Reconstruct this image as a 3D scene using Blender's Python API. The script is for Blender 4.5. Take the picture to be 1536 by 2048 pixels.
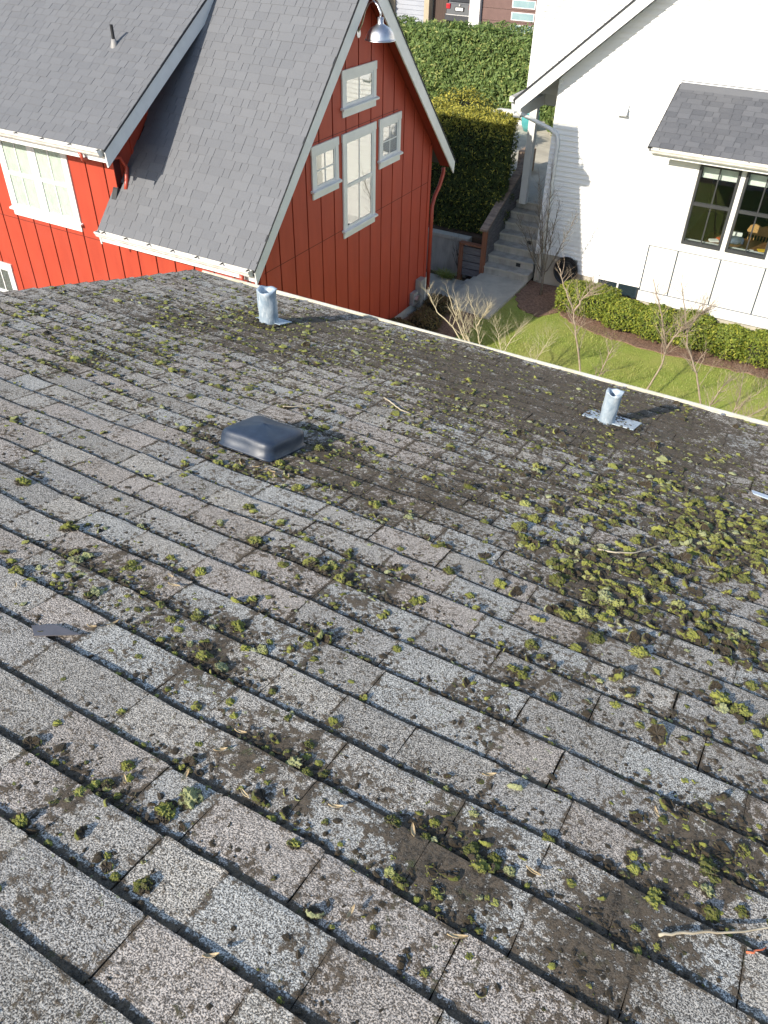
import bpy, math, random
import numpy as np
from mathutils import Vector, Matrix

S = bpy.context.scene
for o in list(bpy.data.objects):
    bpy.data.objects.remove(o)
COL = S.collection
rng = np.random.default_rng(7)
random.seed(7)

# ------------------------------------------------------------------ camera
YAW, PITCH, ROLL = math.radians(-29.036), math.radians(39.14), math.radians(1.253)
fwd = Vector((math.sin(YAW)*math.cos(PITCH), math.cos(YAW)*math.cos(PITCH), -math.sin(PITCH)))
rgt = Vector((math.cos(YAW), -math.sin(YAW), 0)); upv = rgt.cross(fwd)
r2 = rgt*math.cos(ROLL)+upv*math.sin(ROLL); u2 = upv*math.cos(ROLL)-rgt*math.sin(ROLL)
CAM = Vector((0, 0, 8))
cd = bpy.data.cameras.new('camera'); cam = bpy.data.objects.new('camera', cd); COL.objects.link(cam)
cam.matrix_world = Matrix(((r2.x, u2.x, -fwd.x, CAM.x), (r2.y, u2.y, -fwd.y, CAM.y), (r2.z, u2.z, -fwd.z, CAM.z), (0, 0, 0, 1)))
cd.sensor_fit = 'VERTICAL'; cd.sensor_height = 24; cd.sensor_width = 18; cd.lens = 24*1582.06/2048
cd.clip_start = 0.05; cd.clip_end = 800
S.camera = cam
# ------------------------------------------------------------------ sky, sun, exposure
SUN_DIR = Vector((0.345, 1.0, -0.57)).normalized()
el = math.asin(-SUN_DIR.z); az = math.atan2(-SUN_DIR.x, -SUN_DIR.y)
W = bpy.data.worlds.new('World'); S.world = W; W.use_nodes = True
nt = W.node_tree; nt.nodes.clear()
sk = nt.nodes.new('ShaderNodeTexSky'); sk.sky_type = 'NISHITA'; sk.sun_disc = False
sk.sun_elevation = el; sk.sun_rotation = az; sk.air_density = 1.0; sk.dust_density = 0.6
bg = nt.nodes.new('ShaderNodeBackground'); bg.inputs[1].default_value = 0.15
wo = nt.nodes.new('ShaderNodeOutputWorld')
nt.links.new(sk.outputs[0], bg.inputs[0]); nt.links.new(bg.outputs[0], wo.inputs[0])
ld = bpy.data.lights.new('sun', 'SUN'); ld.energy = 4.6; ld.angle = math.radians(0.53); ld.color = (1, 0.92, 0.79)
lo = bpy.data.objects.new('sun', ld); COL.objects.link(lo)
lo.rotation_euler = SUN_DIR.to_track_quat('-Z', 'Y').to_euler(); lo.location = (-10, -30, 30)
S.view_settings.view_transform = 'Standard'; S.view_settings.look = 'None'
S.view_settings.exposure = 0.58; S.view_settings.gamma = 1; S.view_settings.use_curve_mapping = False
S.render.engine = 'CYCLES'
S.cycles.max_bounces = 6; S.cycles.diffuse_bounces = 3; S.cycles.transparent_max_bounces = 12

# ------------------------------------------------------------------ materials
class NT:
    def __init__(s, name):
        s.m = bpy.data.materials.new(name); s.m.use_nodes = True
        s.t = s.m.node_tree; s.b = s.t.nodes['Principled BSDF']; s.o = s.t.nodes['Material Output']
    def n(s, typ, **k):
        x = s.t.nodes.new('ShaderNode'+typ)
        for a, v in k.items(): setattr(x, a, v)
        return x
    def l(s, a, b): s.t.links.new(a, b)
    def val(s, sock, v):
        if isinstance(v, bpy.types.NodeSocket): s.l(v, sock)
        else: sock.default_value = v
    def pos(s):
        if not hasattr(s, 'g'): s.g = s.n('NewGeometry')
        return s.g.outputs['Position']
    def noise(s, scale, detail=3, rough=.6, vec=None, dist=0):
        x = s.n('TexNoise'); x.inputs['Scale'].default_value = scale; x.inputs['Detail'].default_value = detail
        x.inputs['Roughness'].default_value = rough; x.inputs['Distortion'].default_value = dist
        s.l(vec or s.pos(), x.inputs['Vector']); return x.outputs[0]
    def vscale(s, v, sc):
        x = s.n('VectorMath', operation='MULTIPLY'); s.l(v, x.inputs[0]); x.inputs[1].default_value = sc; return x.outputs[0]
    def math(s, op, a, b=0.0, clamp=False):
        x = s.n('Math', operation=op); x.use_clamp = clamp; s.val(x.inputs[0], a); s.val(x.inputs[1], b); return x.outputs[0]
    def rng(s, v, a, b, c=0, d=1):
        x = s.n('MapRange'); x.interpolation_type = 'SMOOTHSTEP'
        s.l(v, x.inputs[0])
        for i, q in zip((1, 2, 3, 4), (a, b, c, d)): x.inputs[i].default_value = q
        return x.outputs[0]
    def mix(s, f, a, b, typ='MIX'):
        x = s.n('Mix', data_type='RGBA', blend_type=typ)
        s.val(x.inputs[0], f)
        for sock, v in ((x.inputs[6], a), (x.inputs[7], b)):
            if isinstance(v, bpy.types.NodeSocket): s.l(v, sock)
            else: sock.default_value = (*v, 1) if len(v) == 3 else v
        return x.outputs[2]
    def attr(s, name):
        return s.n('Attribute', attribute_name=name)
    def bump(s, h, strength, dist=.01, prev=None):
        x = s.n('Bump'); x.inputs['Strength'].default_value = strength; x.inputs['Distance'].default_value = dist
        s.l(h, x.inputs['Height'])
        if prev: s.l(prev, x.inputs['Normal'])
        return x.outputs[0]
    def fin(s, col=None, rough=.7, nrm=None, spec=.5, metal=0, ior=None):
        if col is not None: 
            if isinstance(col, bpy.types.NodeSocket): s.l(col, s.b.inputs['Base Color'])
            else: s.b.inputs['Base Color'].default_value = (*col, 1)
        s.val(s.b.inputs['Roughness'], rough); s.b.inputs['Specular IOR Level'].default_value = spec
        s.b.inputs['Metallic'].default_value = metal
        if ior: s.b.inputs['IOR'].default_value = ior
        if nrm: s.l(nrm, s.b.inputs['Normal'])
        return s.m

def simple(name, c1, c2=None, scale=6, rough=.6, bump=0, bscale=60, spec=.4, metal=0, bd=.01, stretch=None, detail=5):
    t = NT(name); c2 = c2 or tuple(x*.8 for x in c1)
    v = t.vscale(t.pos(), stretch) if stretch else None
    n = t.rng(t.noise(scale, detail, .65, v), .35, .65)
    nr = t.bump(t.noise(bscale, 4, .6, v), bump, bd) if bump else None
    return t.fin(t.mix(n, c1, c2), rough, nr, spec, metal)

MAT = {}
MAT['white'] = simple('white_paint', (.70, .69, .665), (.65, .645, .625), 3, .5, .15, 40)
MAT['trim'] = simple('white_trim_paint', (.74, .74, .73), (.68, .68, .67), 4, .45, .1, 50)
MAT['gutter_white'] = simple('white_gutter_metal', (.78, .77, .74), (.62, .6, .56), 5, .35, .05, 40)
MAT['gutter_in'] = simple('gutter_inside', (.5, .48, .45), (.3, .27, .24), 9, .6, .2, 50)
MAT['cream'] = simple('cream_gutter_paint', (.72, .69, .58), (.58, .54, .42), 7, .4, .1, 60)
MAT['lap'] = simple('white_lap_siding', (.80, .795, .775), (.76, .755, .74), 2, .55, .12, 50, stretch=(.3, 3, 3))
def red_mat():
    t = NT('red_barn_siding')
    n = t.noise(5, 6, .6, t.vscale(t.pos(), (1, 1, .25))); n2 = t.noise(1.2, 4)
    c = t.mix(t.rng(n, .3, .7), (.43, .060, .030), (.37, .050, .026))
    c = t.mix(t.math('MULTIPLY', t.rng(n2, .45, .75), .35), c, (.41, .075, .050))
    return t.fin(c, .55, t.bump(t.noise(60, 5, .7, t.vscale(t.pos(), (1, 1, .12))), .15, .006), .35)
MAT['red'] = red_mat()
MAT['groove_shade'] = simple('dark_red_groove_shade', (.085, .010, .007), (.06, .007, .005), 5, .8)  # gaps between boards painted dark for the shadow lines beside battens
MAT['red_metal'] = simple('red_downspout', (.42, .065, .036), (.36, .05, .028), 5, .35, .05, 30, .5)
MAT['concrete'] = simple('concrete', (.50, .465, .385), (.40, .37, .31), 2.2, .85, .25, 90, .2)
MAT['concrete_old'] = simple('weathered_concrete', (.47, .445, .39), (.33, .31, .27), 3.2, .85, .3, 70, .2, stretch=(1.5, 1.5, .4))
MAT['mulch'] = simple('bark_mulch', (.33, .21, .15), (.17, .105, .075), 26, .95, .9, 40, .1, bd=.05)
MAT['soil'] = simple('bare_soil', (.11, .075, .05), (.06, .04, .028), 6, .95, .5, 30, .1)
MAT['wood'] = simple('weathered_cedar', (.33, .245, .185), (.19, .14, .11), 12, .8, .3, 60, .2, stretch=(.4, .15, 3))
MAT['redwood'] = simple('reddish_cedar_post', (.30, .13, .075), (.20, .085, .05), 9, .75, .3, 60, .2, stretch=(3, 3, .3))
MAT['greywood'] = simple('grey_boards', (.20, .185, .185), (.12, .11, .11), 12, .8, .3, 60, .2, stretch=(.5, .5, 5))
MAT['black'] = simple('black_metal', (.025, .026, .03), (.018, .019, .022), 4, .4)
MAT['blackframe'] = simple('black_window_frame', (.05, .052, .055), (.04, .042, .045), 4, .35)
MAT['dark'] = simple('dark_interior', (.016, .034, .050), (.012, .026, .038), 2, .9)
MAT['galv'] = simple('galvanized_steel', (.60, .61, .64), (.50, .51, .54), 12, .42, .05, 20, metal=1)
MAT['grey_box'] = simple('grey_meter_paint', (.30, .29, .28), (.24, .23, .225), 8, .5)
MAT['pvc'] = simple('white_pvc', (.78, .77, .74), (.6, .58, .52), 8, .4)
MAT['blackshingle_edge'] = simple('dark_drip_edge', (.03, .032, .036), (.02, .02, .024), 5, .6)
MAT['soffit'] = simple('white_soffit', (.62, .62, .61), (.58, .58, .57), 3, .7)
MAT['redsoffit'] = simple('red_soffit', (.28, .035, .02), (.24, .03, .018), 3, .7)
MAT['blind'] = simple('pale_blind', (.76, .78, .72), (.68, .71, .65), 8, .8, .1)
MAT['creamreflect'] = simple('cream_pane_reflection', (.62, .60, .52), (.56, .54, .47), 8, .8, .1)  # behind the gable panes; reflected white wall put into the colour
MAT['curtain'] = simple('pale_green_curtain', (.70, .73, .66), (.60, .64, .57), 8, .85)
MAT['screen'] = simple('grey_insect_screen', (.20, .20, .19), (.15, .15, .145), 30, .8)
def lead_mat():
    t = NT('blue_grey_lead'); n = t.rng(t.noise(14, 6, .7), .4, .62); n2 = t.rng(t.noise(30, 4, .6, t.vscale(t.pos(), (3, 3, .35))), .5, .7)
    c = t.mix(n, (.40, .47, .53), (.27, .35, .43)); c = t.mix(t.math('MULTIPLY', n2, .75), c, (.64, .68, .71))
    return t.fin(c, .5, t.bump(t.noise(25, 4), .35, .01), .5, .15)
MAT['lead'] = lead_mat()
def cap_mat():
    t = NT('dark_grey_plastic_cap'); n = t.rng(t.noise(6, 5, .7), .4, .7); n2 = t.rng(t.noise(170, 2, .6), .68, .76)
    c = t.mix(n, (.021, .032, .056), (.033, .049, .082)); c = t.mix(t.math('MULTIPLY', n2, .25), c, (.3, .3, .3))
    return t.fin(c, t.rng(t.noise(9, 4), .3, .7, .42, .56), t.bump(t.noise(12, 3), .12, .01), .6)
MAT['cap'] = cap_mat()
def glass_mat(f0v=.06, tint=(.93, .96, .95)):
    t = NT('window_glass'); t.t.nodes.remove(t.b)
    lw = t.n('LayerWeight'); lw.inputs[0].default_value = .5; f5 = t.math('POWER', lw.outputs['Facing'], 4.0); f0 = t.math('ADD', t.math('MULTIPLY', f5, 1-f0v), f0v)
    g = t.n('BsdfGlossy'); g.inputs['Roughness'].default_value = .012
    nr = t.bump(t.noise(2.2, 2, .4), .04, .03); t.l(nr, g.inputs['Normal'])
    a = t.n('BsdfTransparent'); a.inputs[0].default_value = (*tint, 1)
    m = t.n('MixShader'); t.l(f0, m.inputs[0]); t.l(a.outputs[0], m.inputs[1]); t.l(g.outputs[0], m.inputs[2])
    t.l(m.outputs[0], t.o.inputs[0]); return t.m
MAT['glass'] = glass_mat()
MAT['glass_gable'] = glass_mat(.30)

def near_shingle_mat():
    t = NT('mossy_grey_shingle_granules')
    a = t.attr('tint'); sp = t.n('SeparateXYZ'); t.l(a.outputs['Vector'], sp.inputs[0])
    r, edge, dirt = sp.outputs
    g1 = t.noise(330, 2, .6); g2 = t.noise(640, 1, .5)
    g = t.math('ADD', t.math('MULTIPLY', g1, .75), t.math('MULTIPLY', g2, .25))
    gr = t.rng(g, .40, .64)
    base = t.mix(gr, (.075, .069, .062), (.93, .86, .76))
    # each tab: blue-grey, neutral or pinkish
    cr = t.n('ValToRGB'); cr.color_ramp.interpolation = 'CONSTANT'; t.l(r, cr.inputs[0])
    els = cr.color_ramp.elements
    els[0].position = 0; els[0].color = (.95, .985, 1.0, 1)
    els[1].position = .17; els[1].color = (.95, .94, .92, 1)
    for p, c in ((.36, (.80, .79, .77)), (.50, (.96, .90, .87)), (.64, (1.0, .98, .94)), (.80, (.84, .84, .84)), (.90, (.88, .82, .78))):
        e = els.new(p); e.color = (*c, 1)
    base = t.mix(1.0, base, cr.outputs[0], 'MULTIPLY')
    # larger weathering
    big = t.rng(t.noise(2.6, 5, .6), .35, .7)
    base = t.mix(t.math('MULTIPLY', big, .25), base, (.40, .36, .31))
    n2 = t.noise(13, 9, .72, dist=.4); n3 = t.noise(62, 6, .72)
    d = t.math('ADD', t.math('MULTIPLY', n2, .85), t.math('MULTIPLY', n3, 1.1))
    d = t.math('ADD', d, t.math('MULTIPLY', edge, .19)); d = t.math('ADD', d, t.math('MULTIPLY', dirt, .30))  # edge adds grime and the painted shadow under the butts
    mask = t.rng(d, 1.055, 1.19)
    dcol = t.mix(t.rng(n3, .35, .62), (.020, .016, .011), (.125, .092, .060))
    dcol = t.mix(t.rng(t.noise(19, 5), .58, .72), dcol, (.055, .062, .018))
    col = t.mix(t.math('MULTIPLY', mask, .93), base, dcol)
    # scattered dark specks and pale lichen
    sk1 = t.math('MULTIPLY', t.rng(t.noise(95, 4, .7), .57, .66), t.rng(t.noise(7, 4), .38, .6)); col = t.mix(t.math('MULTIPLY', sk1, .85), col, (.035, .028, .022))
    li = t.math('MULTIPLY', t.rng(t.noise(48, 4, .7), .64, .70), t.rng(t.noise(4.1, 3), .48, .62)); col = t.mix(t.math('MULTIPLY', li, .7), col, (.33, .37, .16))
    h = t.math('ADD', t.math('MULTIPLY', g, .55), t.math('MULTIPLY', n3, .6))
    nb = t.bump(h, .75, .0040); nb = t.bump(mask, .35, .005, nb)
    return t.fin(col, .92, nb, .25)
MAT['near_shingle'] = near_shingle_mat()
def far_shingle_mat(name, c1, c2):
    t = NT(name); oi = t.n('ObjectInfo'); a = t.attr('tint'); sp = t.n('SeparateXYZ'); t.l(a.outputs['Vector'], sp.inputs[0])
    r = t.math('FRACT', t.math('ADD', oi.outputs['Random'], sp.outputs[0]))
    c = t.mix(r, c1, c2)
    g = t.rng(t.noise(130, 2, .6), .35, .65); c = t.mix(t.math('MULTIPLY', g, .30), c, (.21, .215, .23))
    b = t.rng(t.noise(.9, 4, .6), .35, .7); c = t.mix(t.math('MULTIPLY', b, .25), c, (.15, .15, .155))
    return t.fin(c, .9, t.bump(t.noise(170, 3), .5, .004), .2)
MAT['red_roof'] = far_shingle_mat('charcoal_shingle', (.128, .133, .145), (.150, .155, .167))
MAT['bay_roof'] = far_shingle_mat('dark_charcoal_shingle', (.078, .082, .094), (.118, .122, .135))
def moss_mat():
    t = NT('moss'); a = t.attr('tint'); sp = t.n('SeparateXYZ'); t.l(a.outputs['Vector'], sp.inputs[0])
    oi = t.n('ObjectInfo'); r = t.math('FRACT', t.math('ADD', oi.outputs['Random'], sp.outputs[0]))
    g = sp.outputs[1]
    green = t.mix(r, (.10, .11, .020), (.36, .37, .075))
    pale = t.mix(t.rng(r, .78, .95), green, (.36, .38, .19))
    brown = t.mix(t.noise(160, 3), (.020, .015, .009), (.085, .062, .034))
    gm = t.math('ADD', g, t.math('MULTIPLY', t.math('SUBTRACT', t.noise(140, 4, .7), .5), 1.5)); gm = t.math('ADD', gm, t.math('MULTIPLY', t.math('SUBTRACT', t.noise(42, 3, .6), .5), 1.9))
    c = t.mix(t.rng(gm, .58, 1.0), brown, pale)
    t.fin(c, .95, t.bump(t.noise(330, 4, .7), .9, .006), .1)
    t.b.inputs['Sheen Weight'].default_value = .15
    return t.m
MAT['moss'] = moss_mat()
MAT['crumb'] = simple('dark_moss_crumbs', (.050, .040, .020), (.018, .014, .009), 55, .95, .5, 200, .1)
def leaf_mat(name, dark, light, tip, trans=.25):
    t = NT(name); a = t.attr('tint'); sp = t.n('SeparateXYZ'); t.l(a.outputs['Vector'], sp.inputs[0])
    c = t.mix(sp.outputs[0], dark, light); c = t.mix(t.math('MULTIPLY', sp.outputs[1], 1.0), c, tip)
    t.fin(c, .55, None, .35)
    tr = t.n('BsdfTranslucent'); t.l(c, tr.inputs[0]); m = t.n('MixShader'); m.inputs[0].default_value = trans
    t.l(t.b.outputs[0], m.inputs[1]); t.l(tr.outputs[0], m.inputs[2]); t.l(m.outputs[0], t.o.inputs[0])
    return t.m
MAT['thuja'] = leaf_mat('thuja_foliage', (.030, .052, .016), (.105, .135, .030), (.58, .52, .09))
MAT['laurel'] = leaf_mat('hedge_foliage', (.095, .155, .050), (.27, .37, .115), (.46, .48, .16), .4)
MAT['boxleaf'] = leaf_mat('box_shrub_leaf', (.085, .125, .020), (.24, .29, .040), (.42, .41, .06))
MAT['shrubleaf'] = leaf_mat('broad_leaf', (.06, .10, .02), (.16, .22, .06), (.25, .28, .10))
MAT['heather'] = leaf_mat('brown_heather', (.10, .07, .03), (.22, .14, .06), (.18, .17, .05), .1)
MAT['grassblade'] = leaf_mat('grass_blade', (.19, .25, .05), (.37, .41, .10), (.50, .46, .18), .2)
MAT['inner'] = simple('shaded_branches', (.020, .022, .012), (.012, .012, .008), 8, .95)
def lawn_mat():
    t = NT('lawn_grass'); n = t.rng(t.noise(1.1, 5, .65), .35, .68); n2 = t.rng(t.noise(22, 6, .7), .3, .7); n3 = t.rng(t.noise(90, 4, .7), .3, .7)
    c = t.mix(n, (.30, .40, .075), (.43, .42, .13)); c = t.mix(t.math('MULTIPLY', n2, .5), c, (.22, .32, .06)); c = t.mix(t.math('MULTIPLY', n3, .5), c, (.38, .36, .10))
    return t.fin(c, .9, t.bump(t.noise(55, 6, .75), .9, .05), .1)
MAT['lawn'] = lawn_mat()
MAT['bark_pale'] = simple('pale_lichened_bark', (.48, .42, .29), (.36, .31, .21), 18, .8, .4, 60, .2)
MAT['bark_red'] = simple('reddish_twig_bark', (.36, .29, .22), (.26, .20, .15), 14, .8, .3, 60, .2)
MAT['bark_grey'] = simple('grey_bark', (.22, .19, .15), (.13, .11, .09), 14, .8, .3, 60, .2)

# ------------------------------------------------------------------ mesh tools
class MB:
    def __init__(s): s.v = []; s.f = []; s.t = []
    def add(s, vs, fs, tint=None):
        b = len(s.v); s.v += [tuple(map(float, p)) for p in vs]; s.f += [tuple(b+i for i in f) for f in fs]
        s.t += [tint or (0, 0, 0)]*len(vs) if not (tint and isinstance(tint, list)) else tint
        return s
    def box(s, x0, x1, y0, y1, z0, z1):
        return s.add([(x0, y0, z0), (x1, y0, z0), (x1, y1, z0), (x0, y1, z0), (x0, y0, z1), (x1, y0, z1), (x1, y1, z1), (x0, y1, z1)],
                     [(0, 3, 2, 1), (4, 5, 6, 7), (0, 1, 5, 4), (1, 2, 6, 5), (2, 3, 7, 6), (3, 0, 4, 7)])
    def prism(s, poly, axis, lo, hi):
        # poly: 2D points; axis x: (y,z), y: (x,z), z: (x,y)
        mk = {'x': lambda p, d: (d, p[0], p[1]), 'y': lambda p, d: (p[0], d, p[1]), 'z': lambda p, d: (p[0], p[1], d)}[axis]
        k = len(poly); vs = [mk(p, lo) for p in poly]+[mk(p, hi) for p in poly]
        fs = [tuple(range(k))[::-1], tuple(range(k, 2*k))]+[(i, (i+1) % k, k+(i+1) % k, k+i) for i in range(k)]
        return s.add(vs, fs)
    def hexa(s, p): # 8 points bottom 4 then top 4
        return s.add(p, [(0, 3, 2, 1), (4, 5, 6, 7), (0, 1, 5, 4), (1, 2, 6, 5), (2, 3, 7, 6), (3, 0, 4, 7)])
    def tube(s, pts, rad, n=6, cap=True):
        pts = [Vector(p) for p in pts]; k = len(pts)
        if not hasattr(rad, '__len__'): rad = [rad]*k
        vs = []; prev = None
        for i, p in enumerate(pts):
            d = (pts[min(i+1, k-1)]-pts[max(i-1, 0)])
            d = d.normalized() if d.length > 1e-9 else Vector((0, 0, 1))
            if prev is None:
                a = d.cross(Vector((0, 0, 1)) if abs(d.z) < .9 else Vector((1, 0, 0))).normalized()
            else:
                a = (prev-d*prev.dot(d)); a = a.normalized() if a.length > 1e-6 else d.orthogonal().normalized()
            prev = a; b = d.cross(a)
            for j in range(n):
                th = 2*math.pi*j/n; vs.append(p+(a*math.cos(th)+b*math.sin(th))*rad[i])
        fs = [(i*n+j, i*n+(j+1) % n, (i+1)*n+(j+1) % n, (i+1)*n+j) for i in range(k-1) for j in range(n)]
        if cap: fs += [tuple(range(n))[::-1], tuple(range((k-1)*n, k*n))]
        return s.add(vs, fs)
    def lathe(s, prof, c, n=24, closed=False):
        vs = []; k = len(prof)
        for r, z in prof:
            for j in range(n): vs.append((c[0]+r*math.cos(2*math.pi*j/n), c[1]+r*math.sin(2*math.pi*j/n), c[2]+z))
        fs = [(i*n+j, i*n+(j+1) % n, (i+1)*n+(j+1) % n, (i+1)*n+j) for i in range(k-1) for j in range(n)]
        return s.add(vs, fs)

ROOT = {}
def link(o): COL.objects.link(o); return o
def mesh_from(name, v, f, tint=None, smooth=False):
    me = bpy.data.meshes.new(name); me.from_pydata(v, [], f); 
    if tint is not None:
        at = me.attributes.new('tint', 'FLOAT_VECTOR', 'POINT'); at.data.foreach_set('vector', np.asarray(tint, dtype=np.float32).ravel())
    if smooth: me.polygons.foreach_set('use_smooth', [True]*len(me.polygons))
    me.update(); return me
def fast_mesh(name, V, F, tint=None, smooth=False):
    # V (n,3), F (m,k) arrays
    V = np.asarray(V, dtype=np.float32); F = np.asarray(F, dtype=np.int32); k = F.shape[1]
    me = bpy.data.meshes.new(name); me.vertices.add(len(V)); me.vertices.foreach_set('co', V.ravel())
    me.loops.add(F.size); me.loops.foreach_set('vertex_index', F.ravel())
    me.polygons.add(len(F)); me.polygons.foreach_set('loop_start', np.arange(0, F.size, k, dtype=np.int32))
    try: me.polygons.foreach_set('loop_total', np.full(len(F), k, dtype=np.int32))
    except Exception: pass
    if tint is not None:
        at = me.attributes.new('tint', 'FLOAT_VECTOR', 'POINT'); at.data.foreach_set('vector', np.asarray(tint, dtype=np.float32).ravel())
    me.polygons.foreach_set('use_smooth', np.full(len(F), smooth, dtype=bool))
    me.update(calc_edges=True)
    return me
def thing(name, label, cat, loc=(0, 0, 0), group=None):
    o = bpy.data.objects.new(name, None); o.empty_display_size = .1; o.location = loc; link(o)
    o['label'] = label; o['category'] = cat
    if group: o['group'] = group
    ROOT[o.name] = Vector(loc); return o
def tag(o, label, cat, group=None):
    o['label'] = label; o['category'] = cat
    if group: o['group'] = group
    return o
def part(name, mb, mat, parent=None, smooth=False, bevel=0, stuff=False):
    off = ROOT[parent.name] if parent is not None else Vector((0, 0, 0))
    if isinstance(mb, MB):
        v = [(p[0]-off.x, p[1]-off.y, p[2]-off.z) for p in mb.v]
        me = mesh_from(name, v, mb.f, mb.t if any(t != (0, 0, 0) for t in mb.t) else None, smooth)
    else: me = mb
    o = bpy.data.objects.new(name, me); link(o)
    me.materials.append(MAT[mat] if isinstance(mat, str) else mat)
    if parent is not None: o.parent = parent; ROOT[o.name] = off
    if bevel:
        b = o.modifiers.new('bevel', 'BEVEL'); b.width = bevel; b.segments = 2; b.limit_method = 'ANGLE'
    if stuff: o['kind'] = 'stuff'
    return o
def single(name, mb, mat, label, cat, loc=None, group=None, smooth=False, bevel=0):
    if loc is not None:
        l = Vector(loc); v = [(p[0]-l.x, p[1]-l.y, p[2]-l.z) for p in mb.v]; me = mesh_from(name, v, mb.f, mb.t if any(t != (0, 0, 0) for t in mb.t) else None, smooth)
    else: me = mesh_from(name, mb.v, mb.f, mb.t if any(t != (0, 0, 0) for t in mb.t) else None, smooth)
    o = bpy.data.objects.new(name, me); link(o); me.materials.append(MAT[mat])
    if loc is not None: o.location = loc
    if bevel:
        b = o.modifiers.new('bevel', 'BEVEL'); b.width = bevel; b.segments = 2
    return tag(o, label, cat, group)
def struct(name, mb, mat, smooth=False):
    o = part(name, mb, mat, None, smooth); o['kind'] = 'structure'; return o
def B(*a): return MB().box(*a)

def ico(sub):
    p = (1+5**.5)/2
    v = [(-1, p, 0), (1, p, 0), (-1, -p, 0), (1, -p, 0), (0, -1, p), (0, 1, p), (0, -1, -p), (0, 1, -p), (p, 0, -1), (p, 0, 1), (-p, 0, -1), (-p, 0, 1)]
    f = [(0, 11, 5), (0, 5, 1), (0, 1, 7), (0, 7, 10), (0, 10, 11), (1, 5, 9), (5, 11, 4), (11, 10, 2), (10, 7, 6), (7, 1, 8), (3, 9, 4), (3, 4, 2), (3, 2, 6), (3, 6, 8), (3, 8, 9), (4, 9, 5), (2, 4, 11), (6, 2, 10), (8, 6, 7), (9, 8, 1)]
    v = [np.array(x)/np.linalg.norm(x) for x in v]
    for _ in range(sub):
        c = {}; nf = []
        def mid(a, b):
            k = (min(a, b), max(a, b))
            if k not in c: m = v[a]+v[b]; v.append(m/np.linalg.norm(m)); c[k] = len(v)-1
            return c[k]
        for a, b, d in f:
            x, y, z = mid(a, b), mid(b, d), mid(d, a); nf += [(a, x, z), (b, y, x), (d, z, y), (x, y, z)]
        f = nf
    return np.array(v), np.array(f)
_wp = rng.normal(size=(24, 3)); _wo = rng.uniform(0, 6.28, 24)
def wob(P, freq, k0=0, n=6):
    P = np.asarray(P); r = np.zeros(len(P))
    for i in range(n):
        j = (k0+i) % 24; r += np.sin(P@_wp[j]*freq*(1+.35*i)+_wo[j]+k0)/(1+.5*i)
    return r/2.2

# ================================================================== GROUND
G = .27
ground = struct('ground', B(-90, 90, -70, 120, -.6, -.05), 'soil')
lawn_poly = [(-5.98, 15.36), (-5.98, 17.86), (8, 17.86), (8, 5), (-7.2, 5), (-7.2, 15.36)]
lawn = struct('lawn', MB().prism(lawn_poly, 'z', -.04, G), 'lawn')
struct('upper_terrain', MB().prism([(-60, 18.12), (-7.42, 18.12), (-7.42, 19.7), (-11.5, 19.7), (-11.5, 60), (-60, 60)], 'z', -.3, .93), 'soil')
struct('terrace', B(-11.4, -5.97, 19.74, 27.4, -.3, 1.58), 'concrete')
struct('far_ground', B(-60, 30, 27.5, 110, -.3, 1.15), 'soil')
struct('lower_path', B(-10.5, -7.48, 15.55, 17.55, -.04, .02), 'concrete')
struct('landing_slab', B(-7.17, -5.99, 15.38, 17.62, -.03, .32), 'concrete')
def wavy(pts, amp=.05, sub=6, seed=0):
    r = random.Random(seed); out = []
    for i, p in enumerate(pts):
        q = pts[(i+1) % len(pts)]
        for k in range(sub):
            t = k/sub; out.append((p[0]+(q[0]-p[0])*t+r.uniform(-amp, amp), p[1]+(q[1]-p[1])*t+r.uniform(-amp, amp)))
    return out
struct('mulch_bed', MB().prism(wavy([(-5.96, 17.85), (-4.75, 17.82), (-4.78, 16.5), (-5.1, 16.05), (-5.65, 16.25), (-5.96, 16.9)], .04, 6, 1), 'z', G-.02, G+.02), 'mulch')
struct('mulch_bed', MB().prism(wavy([(-4.72, 17.8), (-3.3, 17.8), (-3.1, 16.9), (2.5, 16.9), (2.5, 15.98), (.3, 15.85), (-1.2, 15.82), (-2.6, 15.78), (-3.6, 15.92), (-4.5, 16.25), (-4.74, 16.5)], .05, 7, 2), 'z', G-.02, G+.024), 'mulch')
struct('mulch_bed', MB().prism(wavy([(-7.56, 12.2), (-6.75, 12.3), (-6.45, 13.6), (-6.1, 14.6), (-6.3, 15.37), (-7.56, 15.45)], .06, 6, 3), 'z', G-.03, G+.03), 'mulch')
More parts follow.
